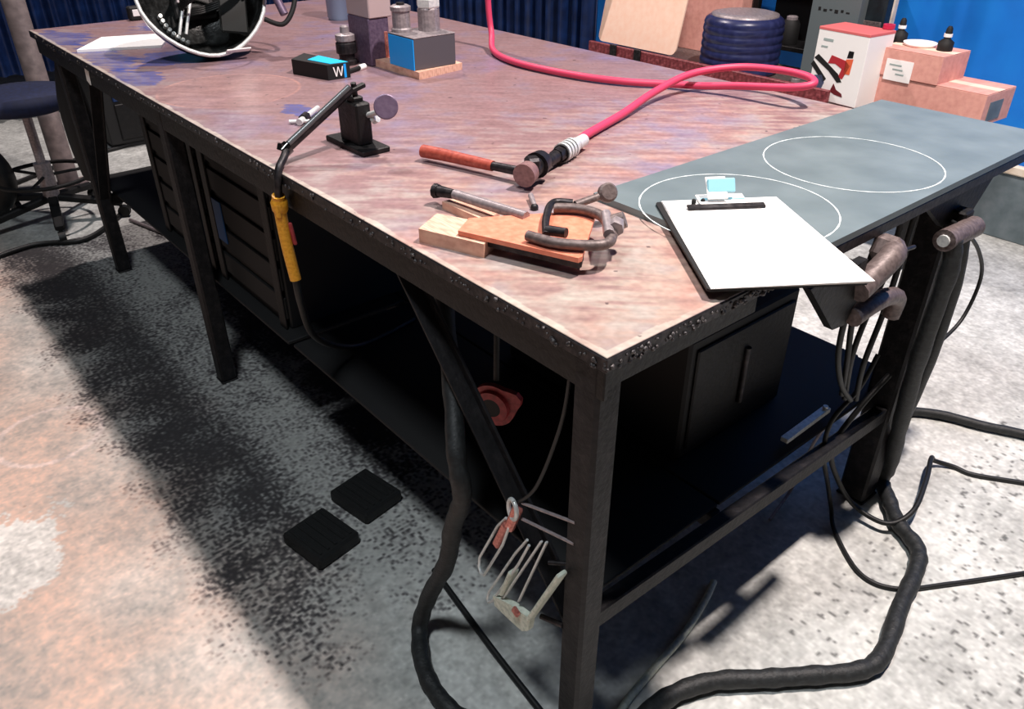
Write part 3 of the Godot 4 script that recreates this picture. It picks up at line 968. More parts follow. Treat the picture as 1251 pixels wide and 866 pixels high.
func build_helmet():
	var o := thing("welding_helmet", Vector3(0.335, 0.9, -2.06), "glossy black welding helmet lying open on the far half of the table", "welding helmet")
	# axis = where the open side looks
	var ax := Vector3(-0.12, 0.42, 0.9).normalized()
	var side := Vector3.UP.cross(ax).normalized()
	var upv := ax.cross(side)
	var c := Vector3(0.0, 0.18, 0.0)
	var shell := func(r: float) -> Array:
		var rings := []
		for i in 13:
			var th := PI * 0.5 * i / 12.0 * 0.97
			var ring := []
			for k in 36:
				var a := -TAU * k / 36.0
				var rr := r * cos(th)
				var flat := 1.0 + 0.10 * cos(2.0 * a)
				ring.append(c + side * cos(a) * rr * flat * 1.02 + upv * sin(a) * rr * 1.05 - ax * sin(th) * r * 1.05)
			rings.append(ring)
		return rings
	var st := S()
	var outer: Array = shell.call(0.172)
	var inner: Array = shell.call(0.165)
	inner.reverse()
	skin(st, inner + outer, true, false)
	put("shell", st, M.gloss_black, o)
	st = S()
	var lin: Array = shell.call(0.1635)
	lin.reverse()
	skin(st, lin, true, false)
	put("liner", st, worn([Color(0.08, 0.085, 0.085), Color(0.14, 0.145, 0.145), Color(0.3, 0.31, 0.31)], 8.0, 0.35, 0.1, 0.6), o)
	st = S()
	var rim := []
	for k in 37:
		var a := TAU * k / 36.0
		var flat := 1.0 + 0.10 * cos(2.0 * a)
		rim.append(c + side * cos(a) * 0.169 * flat * 1.02 + upv * sin(a) * 0.169 * 1.05)
	tube(st, rim, 0.0062, 8, -1.0, false)
	put("rim", st, M.bright_steel, o)
	# lens window seen from inside
	st = S()
	var lb := Basis(side, upv, ax)
	box(st, Transform3D(lb, c - ax * 0.145 + upv * 0.03), Vector3(0.13, 0.11, 0.02), 0.006)
	put("lens_housing", st, M.matte_black, o)
	st = S()
	box(st, Transform3D(lb, c - ax * 0.134 + upv * 0.03), Vector3(0.1, 0.055, 0.004), 0.002)
	put("lens", st, M.gloss_black, o)
	# control pad with knobs
	for i in 8:
		st = S()
		var ka := PI + 0.15 + 0.13 * i
		var kp := c + side * cos(ka) * 0.118 + upv * sin(ka) * 0.118
		rod(st, kp - ax * 0.118, kp - ax * 0.098, 0.008, 0.006, 10)
		put("control_knob", st, M.bright_steel, o)
	st = S()
	bar(st, c + side * 0.075 - upv * 0.11 - ax * 0.03, c + side * 0.105 + upv * 0.06 - ax * 0.02, 0.085, 0.012, 0.005, ax)
	put("cheek_shield", st, plain(Color(0.13, 0.14, 0.14), 0.22), o)
	# headgear: brow band, crown straps, ratchet
	st = S()
	var band := []
	for k in 25:
		var a := TAU * k / 24.0
		band.append(c - ax * 0.02 + side * (0.035 + cos(a) * 0.1) + upv * 0.0 + ax * sin(a) * 0.105 + upv * 0.02 * cos(a))
	for h in [-0.01, -0.004, 0.002, 0.008]:
		var moved := []
		for q in band:
			moved.append(q + upv * h)
		tube(st, moved, 0.0045, 6, -1.0, false)
	put("head_band", st, M.rubber, o)
	for s in [-0.03, 0.035]:
		st = S()
		var strap := []
		for k in 13:
			var a := PI * k / 12.0
			strap.append(c - ax * 0.02 + side * (0.035 + cos(a) * 0.1) + upv * sin(a) * 0.1 + ax * s)
		tube(st, strap, 0.006, 6, -1.0, false)
		put("crown_strap", st, M.dull_steel, o)
	for h in [0.0, 1.0]:
		st = S()
		var arm := []
		for k in 9:
			var a := PI * (0.1 + 0.55 * k / 8.0)
			arm.append(c + side * (-0.05 - 0.02 * h + cos(a) * 0.05) + upv * (0.1 - 0.2 * k / 8.0) - ax * (0.05 - 0.03 * sin(a)))
		tube(st, arm, 0.005, 6, -1.0, false)
		put("adjuster_arm", st, M.bright_steel, o)
	st = S()
	rod(st, c + side * 0.17 + ax * 0.03, c + side * 0.215 + ax * 0.03, 0.034, 0.028, 18)
	put("pivot_knob", st, M.matte_black, o)
	st = S()
	box(st, Transform3D(lb, c + side * 0.06 - upv * 0.172 + ax * 0.012), Vector3(0.075, 0.004, 0.03), 0.001)
	put("white_label", st, M.white_paper, o)
	# loop of the neck strap sticking out on the right
	st = S()
	tube(st, [c + side * 0.17 + upv * 0.06, c + side * 0.23 + upv * 0.09 + ax * 0.03, c + side * 0.275 + upv * 0.02 + ax * 0.05, c + side * 0.262 - upv * 0.06 + ax * 0.05, c + side * 0.215 - upv * 0.115 + ax * 0.04, c + side * 0.165 - upv * 0.09 + ax * 0.02], 0.008, 8)
	put("neck_strap", st, M.matte_black, o)
	st = S()
	tube(st, [c + side * 0.19 + upv * 0.06 + ax * 0.03, c + side * 0.205 - upv * 0.01 + ax * 0.045, c + side * 0.222 - upv * 0.09 + ax * 0.05], 0.013, 8)
	put("sweat_pad", st, M.purple_metal, o)

func build_hose():
	var st := S()
	var y := 0.9125
	var pts := [Vector3(1.06, 2.3, -1.62), Vector3(1.075, 1.6, -1.615), Vector3(1.088, 1.15, -1.605), Vector3(1.092, 1.02, -1.602), Vector3(1.085, 0.95, -1.58), Vector3(1.03, 0.915, -1.5), Vector3(0.985, y, -1.33), Vector3(1.005, y, -1.11), Vector3(1.055, y, -0.966), Vector3(1.125, y, -0.867), Vector3(1.167, 0.918, -0.772), Vector3(1.191, 0.93, -0.686), Vector3(1.208, 0.95, -0.54), Vector3(1.239, 0.962, -0.497), Vector3(1.273, 0.968, -0.54), Vector3(1.287, 0.966, -0.635),
		Vector3(1.247, 0.962, -0.733), Vector3(1.138, 0.95, -0.795), Vector3(0.987, 0.928, -0.789), Vector3(0.805, 0.914, -0.732), Vector3(0.618, 0.9135, -0.667), Vector3(0.57, 0.918, -0.632)]
	tube(st, pts, 0.0096, 12)
	tag(put("air_hose", st, M.red_hose), "red rubber air hose looping across the table's back edge to the silver coupler", "hose")

# ------------------------------------------------------------------ fittings on the near right end
func build_end_fittings():
	# bracket with brown jaws below the clipboard
	var o := thing("vise_bracket", Vector3(0.5, 0.9, -0.01), "brown and black steel vise bracket bolted under the table end beneath the clipboard", "vise")
	var st := S()
	# gusset: outline in x, y at z 0.05
	var g := PackedVector2Array([Vector2(-0.09, -0.024), Vector2(0.08, -0.024), Vector2(0.078, -0.10), Vector2(0.055, -0.14), Vector2(0.015, -0.135)])
	prism(st, Transform3D(Basis(Vector3.RIGHT, Vector3.BACK, Vector3.UP), Vector3(0, 0, 0.03)), g, 0.016)
	put("gusset", st, M.black_paint, o)
	st = S()
	tube(st, [Vector3(0.06, -0.075, 0.05), Vector3(0.11, -0.06, 0.05), Vector3(0.15, -0.045, 0.05), Vector3(0.175, -0.04, 0.045)], 0.022, 10)
	put("upper_jaw", st, M.brown_steel, o)
	st = S()
	box(st, xf(Vector3(0.185, -0.045, 0.03), Vector3(0, 0, -30)), Vector3(0.05, 0.05, 0.05), 0.012)
	put("jaw_end", st, M.brown_steel, o)
	st = S()
	tube(st, [Vector3(0.07, -0.13, 0.05), Vector3(0.13, -0.125, 0.05), Vector3(0.2, -0.135, 0.045), Vector3(0.255, -0.16, 0.04), Vector3(0.262, -0.2, 0.035)], 0.017, 10)
	put("lower_arm", st, M.brown_steel, o)
	st = S()
	rod(st, Vector3(0.15, -0.04, 0.045), Vector3(0.265, -0.058, 0.04), 0.004, 0.004, 8)
	put("screw_rod", st, M.dark_steel, o)
	st = S()
	span(st, Vector3(-0.03, -0.03, -0.06), Vector3(0.06, -0.0235, 0.046), 0.002)
	put("mount_plate", st, M.black_paint, o)
	# pipe stub hook on the leg
	o = thing("pipe_hook", Vector3(1.0, 0.81, -0.02), "short brown-grey pipe stub welded across the right leg as a cable hook", "cable hook")
	st = S()
	rod(st, Vector3(-0.075, -0.005, 0.04), Vector3(0.06, -0.012, 0.04), 0.022, 0.022, 18)
	put("pipe", st, M.brown_steel, o)
	st = S()
	rod(st, Vector3(-0.08, -0.005, 0.04), Vector3(-0.073, -0.005, 0.04), 0.012, 0.012, 12)
	put("pipe_bolt", st, M.bright_steel, o)
	st = S()
	span(st, Vector3(0.03, -0.03, -0.01), Vector3(0.07, 0.02, 0.03), 0.004)
	put("weld_lug", st, M.leg_steel, o)
	# top corner gusset of the leg
	o = thing("leg_gusset", Vector3(1.09, 0.876, -0.03), "dark triangular gusset plate joining the right leg to the tabletop", "gusset plate")
	st = S()
	prism(st, Transform3D(Basis(Vector3.RIGHT, Vector3.BACK, Vector3.UP), Vector3(0, 0, 0)), PackedVector2Array([Vector2(-0.2, -0.001), Vector2(0.12, -0.001), Vector2(0.04, -0.085), Vector2(-0.09, -0.075)]), 0.012)
	put("web", st, M.black_paint, o)

# ------------------------------------------------------------------ below the table
func build_under_table():
	var o := thing("dark_cabinet", Vector3(0.68, 0.33, -0.5), "black steel cabinet standing on the shelf under the table's near end", "cabinet")
	var st := S()
	box(st, xf(Vector3(0, 0.15, 0)), Vector3(0.38, 0.3, 0.56), 0.006)
	put("case", st, M.matte_black, o)
	st = S()
	box(st, xf(Vector3(0.0, 0.15, 0.283)), Vector3(0.34, 0.25, 0.008), 0.003)
	put("front_panel", st, M.black_paint, o)
	for i in 6:
		st = S()
		box(st, xf(Vector3(-0.192, 0.1 + 0.022 * i, -0.05)), Vector3(0.006, 0.008, 0.3), 0.001)
		put("side_louvre", st, M.matte_black, o)
	st = S()
	rod(st, Vector3(0.0, 0.08, 0.29), Vector3(0.0, 0.22, 0.29), 0.008)
	put("handle", st, M.dark_steel, o)
	o = thing("flat_bar", Vector3(0.8, 0.338, -0.1), "bright-edged flat steel bar lying on the shelf's near edge below the vise", "steel bar")
	st = S()
	bar(st, Vector3(-0.09, 0.012, 0.0), Vector3(0.09, 0.012, -0.004), 0.018, 0.012, 0.001)
	put("bar", st, M.bright_steel, o)
	st = S()
	rod(st, Vector3(0.08, 0.018, -0.004), Vector3(0.08, 0.024, -0.004), 0.006)
	put("end_rivet", st, M.bright_steel, o)
	# red flange
	o = thing("red_flange", Vector3(0.15, 0.537, -0.415), "dull red cast flange with a centre hole hanging under the table behind the brace", "flange", "", 0.45)
	st = S()
	var ring := PackedVector2Array()
	for k in 28:
		var a := TAU * k / 28.0
		var r := 0.046 + 0.02 * pow(maxf(0.0, cos(2.0 * (a - 0.5))), 3.0)
		ring.append(Vector2(cos(a) * r, sin(a) * r))
	prism(st, Transform3D(Basis(Vector3.BACK, Vector3.LEFT, Vector3.UP), Vector3.ZERO), ring, 0.012)
	put("plate", st, M.red_paint, o)
	st = S()
	lathe(st, Transform3D(Basis(Vector3.BACK, Vector3.LEFT, Vector3.UP), Vector3(-0.012, 0, 0)), [Vector2(0.036, 0), Vector2(0.034, 0.008), Vector2(0.02, 0.009)], 24, false, false)
	put("raised_face", st, M.red_paint, o)
	st = S()
	lathe(st, Transform3D(Basis(Vector3.BACK, Vector3.LEFT, Vector3.UP), Vector3(-0.013, 0, 0)), [Vector2(0.02, -0.001), Vector2(0.02, 0.0075)], 20)
	put("hole", st, M.matte_black, o)
	st = S()
	rod(st, Vector3(0.006, 0.05, 0.0), Vector3(0.02, 0.336, 0.0), 0.006)
	put("hanger", st, M.black_paint, o)
	# pads on the floor
	for a in [[Vector3(-0.084, 0, -0.815), "small black square rubber pad on the dark floor, the nearer of two", 10.0], [Vector3(0.08, 0, -0.877), "small black square rubber pad on the dark floor, the one deeper under the table", 10.0]]:
		o = thing("foot_pad", a[0], a[1], "rubber pad", "", deg_to_rad(a[2]))
		st = S()
		box(st, xf(Vector3(0, 0.018, 0)), Vector3(0.125, 0.036, 0.145), 0.006)
		put("pad", st, M.rubber, o)
		for i in 5:
			st = S()
			box(st, xf(Vector3(-0.045 + 0.0225 * i, 0.037, 0)), Vector3(0.008, 0.004, 0.12), 0.001)
			put("rib", st, M.rubber, o)
	# made-up dark crates, added to darken the far half of the shelf
	for a in [[-1.985, "added dark crate filling the under-shelf, the farther of two"], [-1.5, "added dark crate with a blue placard on the under-shelf, the nearer of two"]]:
		o = thing("added_crate", Vector3(0.42, 0.33, a[0]), a[1], "crate")
		st = S()
		span(st, Vector3(-0.3, 0, -0.225), Vector3(0.3, 0.46, 0.225), 0.004)
		put("body", st, M.matte_black, o)
		for k in 5:
			st = S()
			span(st, Vector3(-0.308, 0.03 + 0.088 * k, -0.22), Vector3(-0.3, 0.095 + 0.088 * k, 0.22), 0.002)
			put("side_slat", st, M.matte_black, o)
		for z in [-0.2, 0.2]:
			st = S()
			span(st, Vector3(-0.314, 0.0, z - 0.02), Vector3(-0.308, 0.46, z + 0.02), 0.002)
			put("corner_strap", st, M.black_paint, o)
		if a[0] > -1.7:
			st = S()
			span(st, Vector3(-0.312, 0.14, -0.18), Vector3(-0.308, 0.27, -0.12), 0.001)
			put("placard", st, plain(Color(0.01, 0.25, 0.45), 0.6), o)
	# pale bar lying on the floor far under
	o = thing("pale_rod", Vector3(0.25, 0, -2.95), "thin pale steel rod lying on the floor under the table's far end", "steel rod")
	st = S()
	rod(st, Vector3(-0.02, 0.008, -0.28), Vector3(0.08, 0.008, 0.12), 0.008)
	put("rod", st, M.dull_steel, o)

	build_clamps()

func wire_loop(st: SurfaceTool, a: Vector3, b: Vector3, w: Vector3, r: float):
	tube(st, [a + w * 0.5, a.lerp(b, 0.25) + w, b.lerp(a, 0.08) + w, b + w * 0.4, b - w * 0.4, b.lerp(a, 0.08) - w, a.lerp(b, 0.25) - w, a - w * 0.5], r, 8, -1.0, false)

func build_clamps():
	# ground clamp with coppery jaws
	var o := thing("ground_clamp", Vector3(-0.008, 0.44, -0.21), "silver wire ground clamp with coppery jaws hanging beside the front leg", "welding clamp")
	var st := S()
	wire_loop(st, Vector3(0, 0.045, 0.022), Vector3(0, -0.135, -0.06), Vector3(0.006, 0.008, -0.014), 0.0028)
	put("wire_handle", st, M.bright_steel, o)
	st = S()
	bar(st, Vector3(0, 0.04, 0.02), Vector3(0, -0.03, -0.008), 0.014, 0.016, 0.003)
	put("copper_jaw", st, M.copper, o)
	st = S()
	tube(st, ring_path(Vector3(0, 0.085, 0.035), Vector3(0, 0.018, 0.004), Vector3(0.004, 0.004, -0.014), 12), 0.004, 8)
	put("hanging_ring", st, M.bright_steel, o)
	st = S()
	bar(st, Vector3(0.004, 0.095, 0.045), Vector3(0.002, 0.03, 0.022), 0.014, 0.018, 0.004)
	put("pivot_block", st, M.copper, o)
	st = S()
	tube(st, [Vector3(0.005, 0.1, 0.04), Vector3(0.012, 0.16, 0.08), Vector3(0.02, 0.3, 0.12), Vector3(0.025, 0.40, 0.13)], 0.003, 8)
	put("lead", st, M.rubber, o)
	# second clamp: long pale loops on a pale plate
	o = thing("electrode_rack", Vector3(-0.008, 0.36, -0.14), "pale metal rack of long bent wire loops hanging low against the front leg", "wire rack")
	st = S()
	wire_loop(st, Vector3(0, 0.12, 0.005), Vector3(0, -0.12, -0.108), Vector3(0.003, 0.004, -0.008), 0.0026)
	put("wire", st, M.bright_steel, o)
	for a in [[Vector3(0.002, 0.145, 0.035), Vector3(0.0, -0.07, -0.06)], [Vector3(0.004, 0.15, 0.045), Vector3(0.002, -0.045, -0.02)]]:
		st = S()
		bar(st, a[0], a[1], 0.0035, 0.006, 0.001, Vector3.RIGHT)
		put("wire", st, M.bright_steel, o)
	st = S()
	bar(st, Vector3(0.004, 0.11, 0.083), Vector3(0.002, -0.06, 0.012), 0.008, 0.02, 0.002, Vector3.RIGHT)
	put("flat_tine", st, M.pale_green, o)
	st = S()
	bar(st, Vector3(0.003, -0.06, -0.062), Vector3(0.003, 0.02, -0.035), 0.008, 0.022, 0.002, Vector3.RIGHT)
	put("short_tine", st, M.pale_green, o)
	st = S()
	prism(st, Transform3D(Basis(Vector3.BACK, Vector3.LEFT, Vector3.UP), Vector3(0.006, 0, 0)), PackedVector2Array([Vector2(-0.085, -0.082), Vector2(-0.03, -0.06), Vector2(0.02, -0.05), Vector2(0.015, -0.085), Vector2(-0.002, -0.102), Vector2(-0.04, -0.105), Vector2(-0.08, -0.105)]), 0.012)
	put("base_plate", st, M.pale_green, o)
	st = S()
	box(st, xf(Vector3(-0.009, -0.06, -0.015), Vector3(25, 0, 0)), Vector3(0.006, 0.02, 0.018), 0.003)
	put("copper_stop", st, M.copper, o)
	st = S()
	rod(st, Vector3(0.01, -0.045, 0.03), Vector3(0.02, -0.035, 0.075), 0.005)
	rod(st, Vector3(0.01, 0.1, 0.045), Vector3(0.03, 0.11, 0.08), 0.004)
	put("hanger_pins", st, M.dark_steel, o)
	for a in [[Vector3(0.0, 0.545, -0.16), Vector3(0.012, 0.575, -0.05), "upper"], [Vector3(0.0, 0.51, -0.16), Vector3(0.012, 0.53, -0.05), "lower"]]:
		o = thing("welding_rod", Vector3.ZERO, "thin grey welding rod jutting level from the front leg, the %s of two" % a[2], "welding rod")
		st = S()
		rod(st, a[0], a[1], 0.0028)
		put("rod", st, M.dull_steel, o)

# ------------------------------------------------------------------ cables
func cable(called: String, pts: Array, r: float, m: Material, label: String, wob := 0.0, n := 10):
	var st := S()
	tube(st, pts, r, n, -1.0, true, wob)
	return tag(put(called, st, m), label, "cable")

func build_cables():
	# thick wrapped bundle: down the right leg, over the floor, round in front of the table
	cable("cable_bundle", [Vector3(0.95, 0.80, 0.025), Vector3(0.955, 0.74, 0.035), Vector3(0.99, 0.52, 0.02), Vector3(1.07, 0.28, 0.0), Vector3(1.15, 0.10, -0.02), Vector3(1.16, 0.03, -0.03), Vector3(1.113, 0.022, 0.015), Vector3(1.046, 0.022, 0.076), Vector3(1.001, 0.022, 0.147), Vector3(0.937, 0.022, 0.178), Vector3(0.804, 0.022, 0.208), Vector3(0.651, 0.022, 0.247), Vector3(0.575, 0.022, 0.235), Vector3(0.483, 0.022, 0.173), Vector3(0.407, 0.022, 0.118), Vector3(0.326, 0.022, 0.058), Vector3(0.238, 0.022, 0.025), Vector3(0.136, 0.022, 0.02), Vector3(0.03, 0.022, 0.03)], 0.019, M.cable_wrap, "thick dark wrapped cable bundle running down the right leg and bending across the floor", 0.09, 14)
	cable("welding_cable", [Vector3(1.0, 0.80, 0.025), Vector3(1.03, 0.68, 0.03), Vector3(1.09, 0.45, 0.01), Vector3(1.19, 0.2, -0.04), Vector3(1.33, 0.06, -0.12), Vector3(1.44, 0.018, -0.16), Vector3(1.525, 0.016, -0.151), Vector3(1.594, 0.016, -0.071), Vector3(1.634, 0.016, 0.031), Vector3(1.683, 0.016, 0.128), Vector3(1.75, 0.016, 0.3)], 0.014, M.cable_wrap, "black welding cable leaving the right leg and running level off the right of the picture", 0.04)
	cable("power_cord", [Vector3(0.95, 0.5, -0.05), Vector3(0.9, 0.43, -0.05), Vector3(0.83, 0.37, -0.06), Vector3(0.83, 0.28, -0.06), Vector3(0.95, 0.1, -0.08), Vector3(0.96, 0.03, -0.06), Vector3(0.914, 0.007, -0.016), Vector3(0.837, 0.006, 0.094), Vector3(0.858, 0.006, 0.173), Vector3(0.967, 0.006, 0.246), Vector3(1.134, 0.006, 0.344), Vector3(1.3, 0.006, 0.44)], 0.0055, M.rubber, "thin black power cord curving low over the floor under the thick bundle's bend")
	cable("power_cord", [Vector3(1.02, 0.42, -0.04), Vector3(0.93, 0.36, -0.05), Vector3(0.87, 0.27, -0.06), Vector3(0.95, 0.13, -0.06), Vector3(1.0, 0.04, -0.02), Vector3(1.014, 0.03, 0.06), Vector3(1.08, 0.05, 0.088), Vector3(1.2, 0.06, 0.06), Vector3(1.32, 0.05, 0.02), Vector3(1.36, 0.02, 0.02), Vector3(1.393, 0.007, 0.06), Vector3(1.403, 0.006, 0.111), Vector3(1.472, 0.006, 0.213), Vector3(1.56, 0.006, 0.35)], 0.0065, M.rubber, "black power cord rising in an arch over the thick bundle and off to the right")
	cable("looped_cord", [Vector3(0.985, 0.818, 0.02), Vector3(1.02, 0.81, -0.01), Vector3(1.115, 0.768, -0.02), Vector3(1.26, 0.674, -0.02), Vector3(1.345, 0.573, -0.02), Vector3(1.312, 0.471, -0.02), Vector3(1.182, 0.44, -0.02), Vector3(1.06, 0.453, -0.01)], 0.0045, M.rubber, "thin black cord hanging in one wide loop out to the right of the right leg")
	var hang := [
		[[Vector3(0.79, 0.876, -0.045), Vector3(0.764, 0.8, -0.04), Vector3(0.749, 0.736, -0.04), Vector3(0.758, 0.646, -0.04), Vector3(0.779, 0.56, -0.04), Vector3(0.82, 0.45, -0.05)], "leftmost"],
		[[Vector3(0.862, 0.876, -0.045), Vector3(0.854, 0.756, -0.04), Vector3(0.823, 0.675, -0.04), Vector3(0.797, 0.569, -0.04), Vector3(0.84, 0.43, -0.05)], "middle"],
		[[Vector3(0.92, 0.876, -0.045), Vector3(0.899, 0.718, -0.04), Vector3(0.889, 0.627, -0.04), Vector3(0.864, 0.515, -0.04), Vector3(0.9, 0.4, -0.05)], "rightmost"],
	]
	for h in hang:
		cable("hanging_cable", h[0], 0.006, M.rubber, "black cable dropping straight from under the plate edge, %s of the three beside the vise" % h[1])
	cable("hanging_cable", [Vector3(0.72, 0.74, -0.03), Vector3(0.70, 0.69, -0.03), Vector3(0.72, 0.6, -0.035), Vector3(0.78, 0.5, -0.04), Vector3(0.86, 0.42, -0.045)], 0.006, M.rubber, "black cable curving down from the vise's lower arm to the shelf")
	cable("loose_wire", [Vector3(0.9, 0.3, -0.1), Vector3(0.95, 0.2, -0.14), Vector3(0.96, 0.1, -0.16), Vector3(0.946, 0.03, -0.166), Vector3(0.826, 0.006, -0.147)], 0.004, M.dull_steel, "thin pale wire drooping from the low rail to the floor near the right leg")
	cable("green_cable", [Vector3(0.55, 0.009, -0.11), Vector3(0.493, 0.009, -0.089), Vector3(0.379, 0.009, -0.059), Vector3(0.269, 0.009, -0.044), Vector3(0.147, 0.009, -0.023), Vector3(0.04, 0.009, 0.03)], 0.008, M.pale_green, "pale grey-green cable lying straight on the floor behind the front leg")
	cable("cable_bundle", [Vector3(0.14, 0.874, -0.56), Vector3(0.10, 0.74, -0.5), Vector3(0.04, 0.62, -0.40), Vector3(-0.01, 0.54, -0.325), Vector3(-0.02, 0.47, -0.30), Vector3(-0.022, 0.385, -0.329), Vector3(-0.022, 0.26, -0.36), Vector3(-0.03, 0.12, -0.42), Vector3(-0.055, 0.03, -0.43), Vector3(-0.099, 0.021, -0.357), Vector3(-0.118, 0.021, -0.275), Vector3(-0.107, 0.021, -0.196), Vector3(-0.04, 0.021, -0.1), Vector3(0.03, 0.021, 0.03)], 0.018, M.cable_wrap, "black cable bundle hanging left of the front leg and curving along the floor", 0.08, 14)
	cable("floor_rod", [Vector3(0.073, 0.008, -0.56), Vector3(0.04, 0.008, -0.303), Vector3(0.019, 0.008, -0.098), Vector3(0.0, 0.008, 0.05)], 0.007, M.rubber, "straight thin black lead lying on the floor left of the front leg")

# ------------------------------------------------------------------ behind the far end
func build_left_background():
	build_bag()
	build_far_cabinet()
	var o := thing("round_post", Vector3(0.145, 0, -3.91), "round beige steel column standing behind the table's far left corner", "post")
	var st := S()
	lathe(st, xf(Vector3.ZERO), [Vector2(0.05, 0), Vector2(0.05, 5.8)], 24, true)
	put("shaft", st, M.beige_post, o)
	st = S()
	box(st, xf(Vector3(0, 0.006, 0)), Vector3(0.18, 0.012, 0.18), 0.003)
	put("base_plate", st, M.beige_post, o)
	# stool
	o = thing("shop_stool", Vector3(-0.02, 0, -3.45), "navy padded shop stool with a black five-spoke caster base at far left", "stool")
	st = S()
	lathe(st, xf(Vector3(0.0, 0.515, 0)), [Vector2(0.16, 0), Vector2(0.205, 0.015), Vector2(0.215, 0.045), Vector2(0.2, 0.075), Vector2(0.1, 0.085)], 32, true)
	put("seat", st, M.navy_fabric, o)
	st = S()
	lathe(st, xf(Vector3.ZERO), [Vector2(0.035, 0.1), Vector2(0.035, 0.28), Vector2(0.02, 0.281), Vector2(0.02, 0.515)], 16)
	put("gas_column", st, M.dull_steel, o)
	for k in 5:
		var a := TAU * k / 5.0 + 0.5
		var d := Vector3(cos(a), 0, sin(a))
		st = S()
		bar(st, Vector3(0, 0.12, 0), d * 0.29 + Vector3(0, 0.07, 0), 0.04, 0.03, 0.006)
		var spoke := put("base_spoke", st, M.matte_black, o)
		st = S()
		rod(st, d * 0.29 + Vector3(-d.z, 0, d.x) * 0.014 + Vector3(0, 0.027, 0), d * 0.29 - Vector3(-d.z, 0, d.x) * 0.014 + Vector3(0, 0.027, 0), 0.027, 0.027, 16)
		rod(st, d * 0.28 + Vector3(0, 0.03, 0), d * 0.28 + Vector3(0, 0.07, 0), 0.008)
		put("caster", st, M.rubber, spoke)
	st = S()
	tube(st, ring_path(Vector3(0, 0.22, 0), Vector3(0.2, 0, 0), Vector3(0, 0, 0.2), 24), 0.009, 8)
	for k in 3:
		var a := TAU * k / 3.0
		rod(st, Vector3(0, 0.22, 0), Vector3(cos(a) * 0.2, 0.22, sin(a) * 0.2), 0.007, 0.007, 8)
	put("foot_ring", st, M.matte_black, o)
	# wheel of a cart
	o = thing("cart_wheel", Vector3(-0.29, 0.0, -3.68), "large black rubber cart wheel at the far left edge of the picture", "wheel")
	st = S()
	var wt := Transform3D(Basis.from_euler(Vector3(0, 0.9, PI / 2)), Vector3(0, 0.2, 0))
	lathe(st, wt, [Vector2(0.1, -0.045), Vector2(0.17, -0.045), Vector2(0.195, -0.03), Vector2(0.2, 0.0), Vector2(0.195, 0.03), Vector2(0.17, 0.045), Vector2(0.1, 0.045)], 36, true)
	put("tyre", st, M.rubber, o)
	st = S()
	lathe(st, wt, [Vector2(0.1, -0.03), Vector2(0.03, -0.05), Vector2(0.03, 0.05), Vector2(0.1, 0.03)], 24)
	put("hub", st, M.black_paint, o)
	# long floor lead behind
	cable("floor_lead", [Vector3(-0.5, 0.012, -3.1), Vector3(-0.2, 0.012, -3.2), Vector3(0.0, 0.012, -3.12), Vector3(0.2, 0.012, -3.3), Vector3(0.35, 0.012, -3.5)], 0.011, M.rubber, "black lead lying on the floor in front of the stool's caster base")
	cable("floor_lead", [Vector3(-0.4, 0.012, -3.9), Vector3(0.0, 0.012, -4.15), Vector3(0.25, 0.012, -4.3), Vector3(0.6, 0.012, -4.4)], 0.011, M.rubber, "black lead lying on the pale floor behind the stool")
	# welding curtains
	curtain("welding_curtain", Vector3(2.46, 0.3, -2.46), Vector3(2.3, 0.3, -5.2), "long navy vinyl welding curtain hanging in folds behind the table's back edge", 34)
	curtain("welding_curtain", Vector3(2.3, 0.3, -5.3), Vector3(-2.6, 0.3, -5.3), "navy vinyl welding curtain hanging across behind the table's far end", 56)

func curtain(called: String, a: Vector3, b: Vector3, label: String, folds: int):
	var o := thing(called, a, label, "curtain")
	var st := S()
	var d := b - a
	var nrm := d.cross(Vector3.UP).normalized()
	var n := folds * 8
	var low := []
	var high := []
	for side in [1.0, -1.0]:
		for i in n + 1:
			var k: int = i if side > 0 else n - i
			var f := float(k) / n
			var w := 0.03 * sin(f * folds * TAU) + 0.012 * sin(f * folds * 1.7 * TAU + 1.0) + 0.01 * sin(f * 31.0)
			var p: Vector3 = d * f + nrm * (w + 0.0015 * side)
			low.append(p)
			high.append(p + Vector3(0, 2.1, 0))
	skin(st, [low, high], true, false)
	put("vinyl_sheet", st, M.curtain, o)
	st = S()
	rod(st, Vector3(0, 2.1, 0), d + Vector3(0, 2.1, 0), 0.018)
	put("top_rail", st, M.dull_steel, o)
	st = S()
	for p in [Vector3(0, 2.1, 0), d + Vector3(0, 2.1, 0)]:
		rod(st, p, p + Vector3(0, 5.8 - a.y - 2.1, 0), 0.012)
	put("hanger_rods", st, M.dull_steel, o)

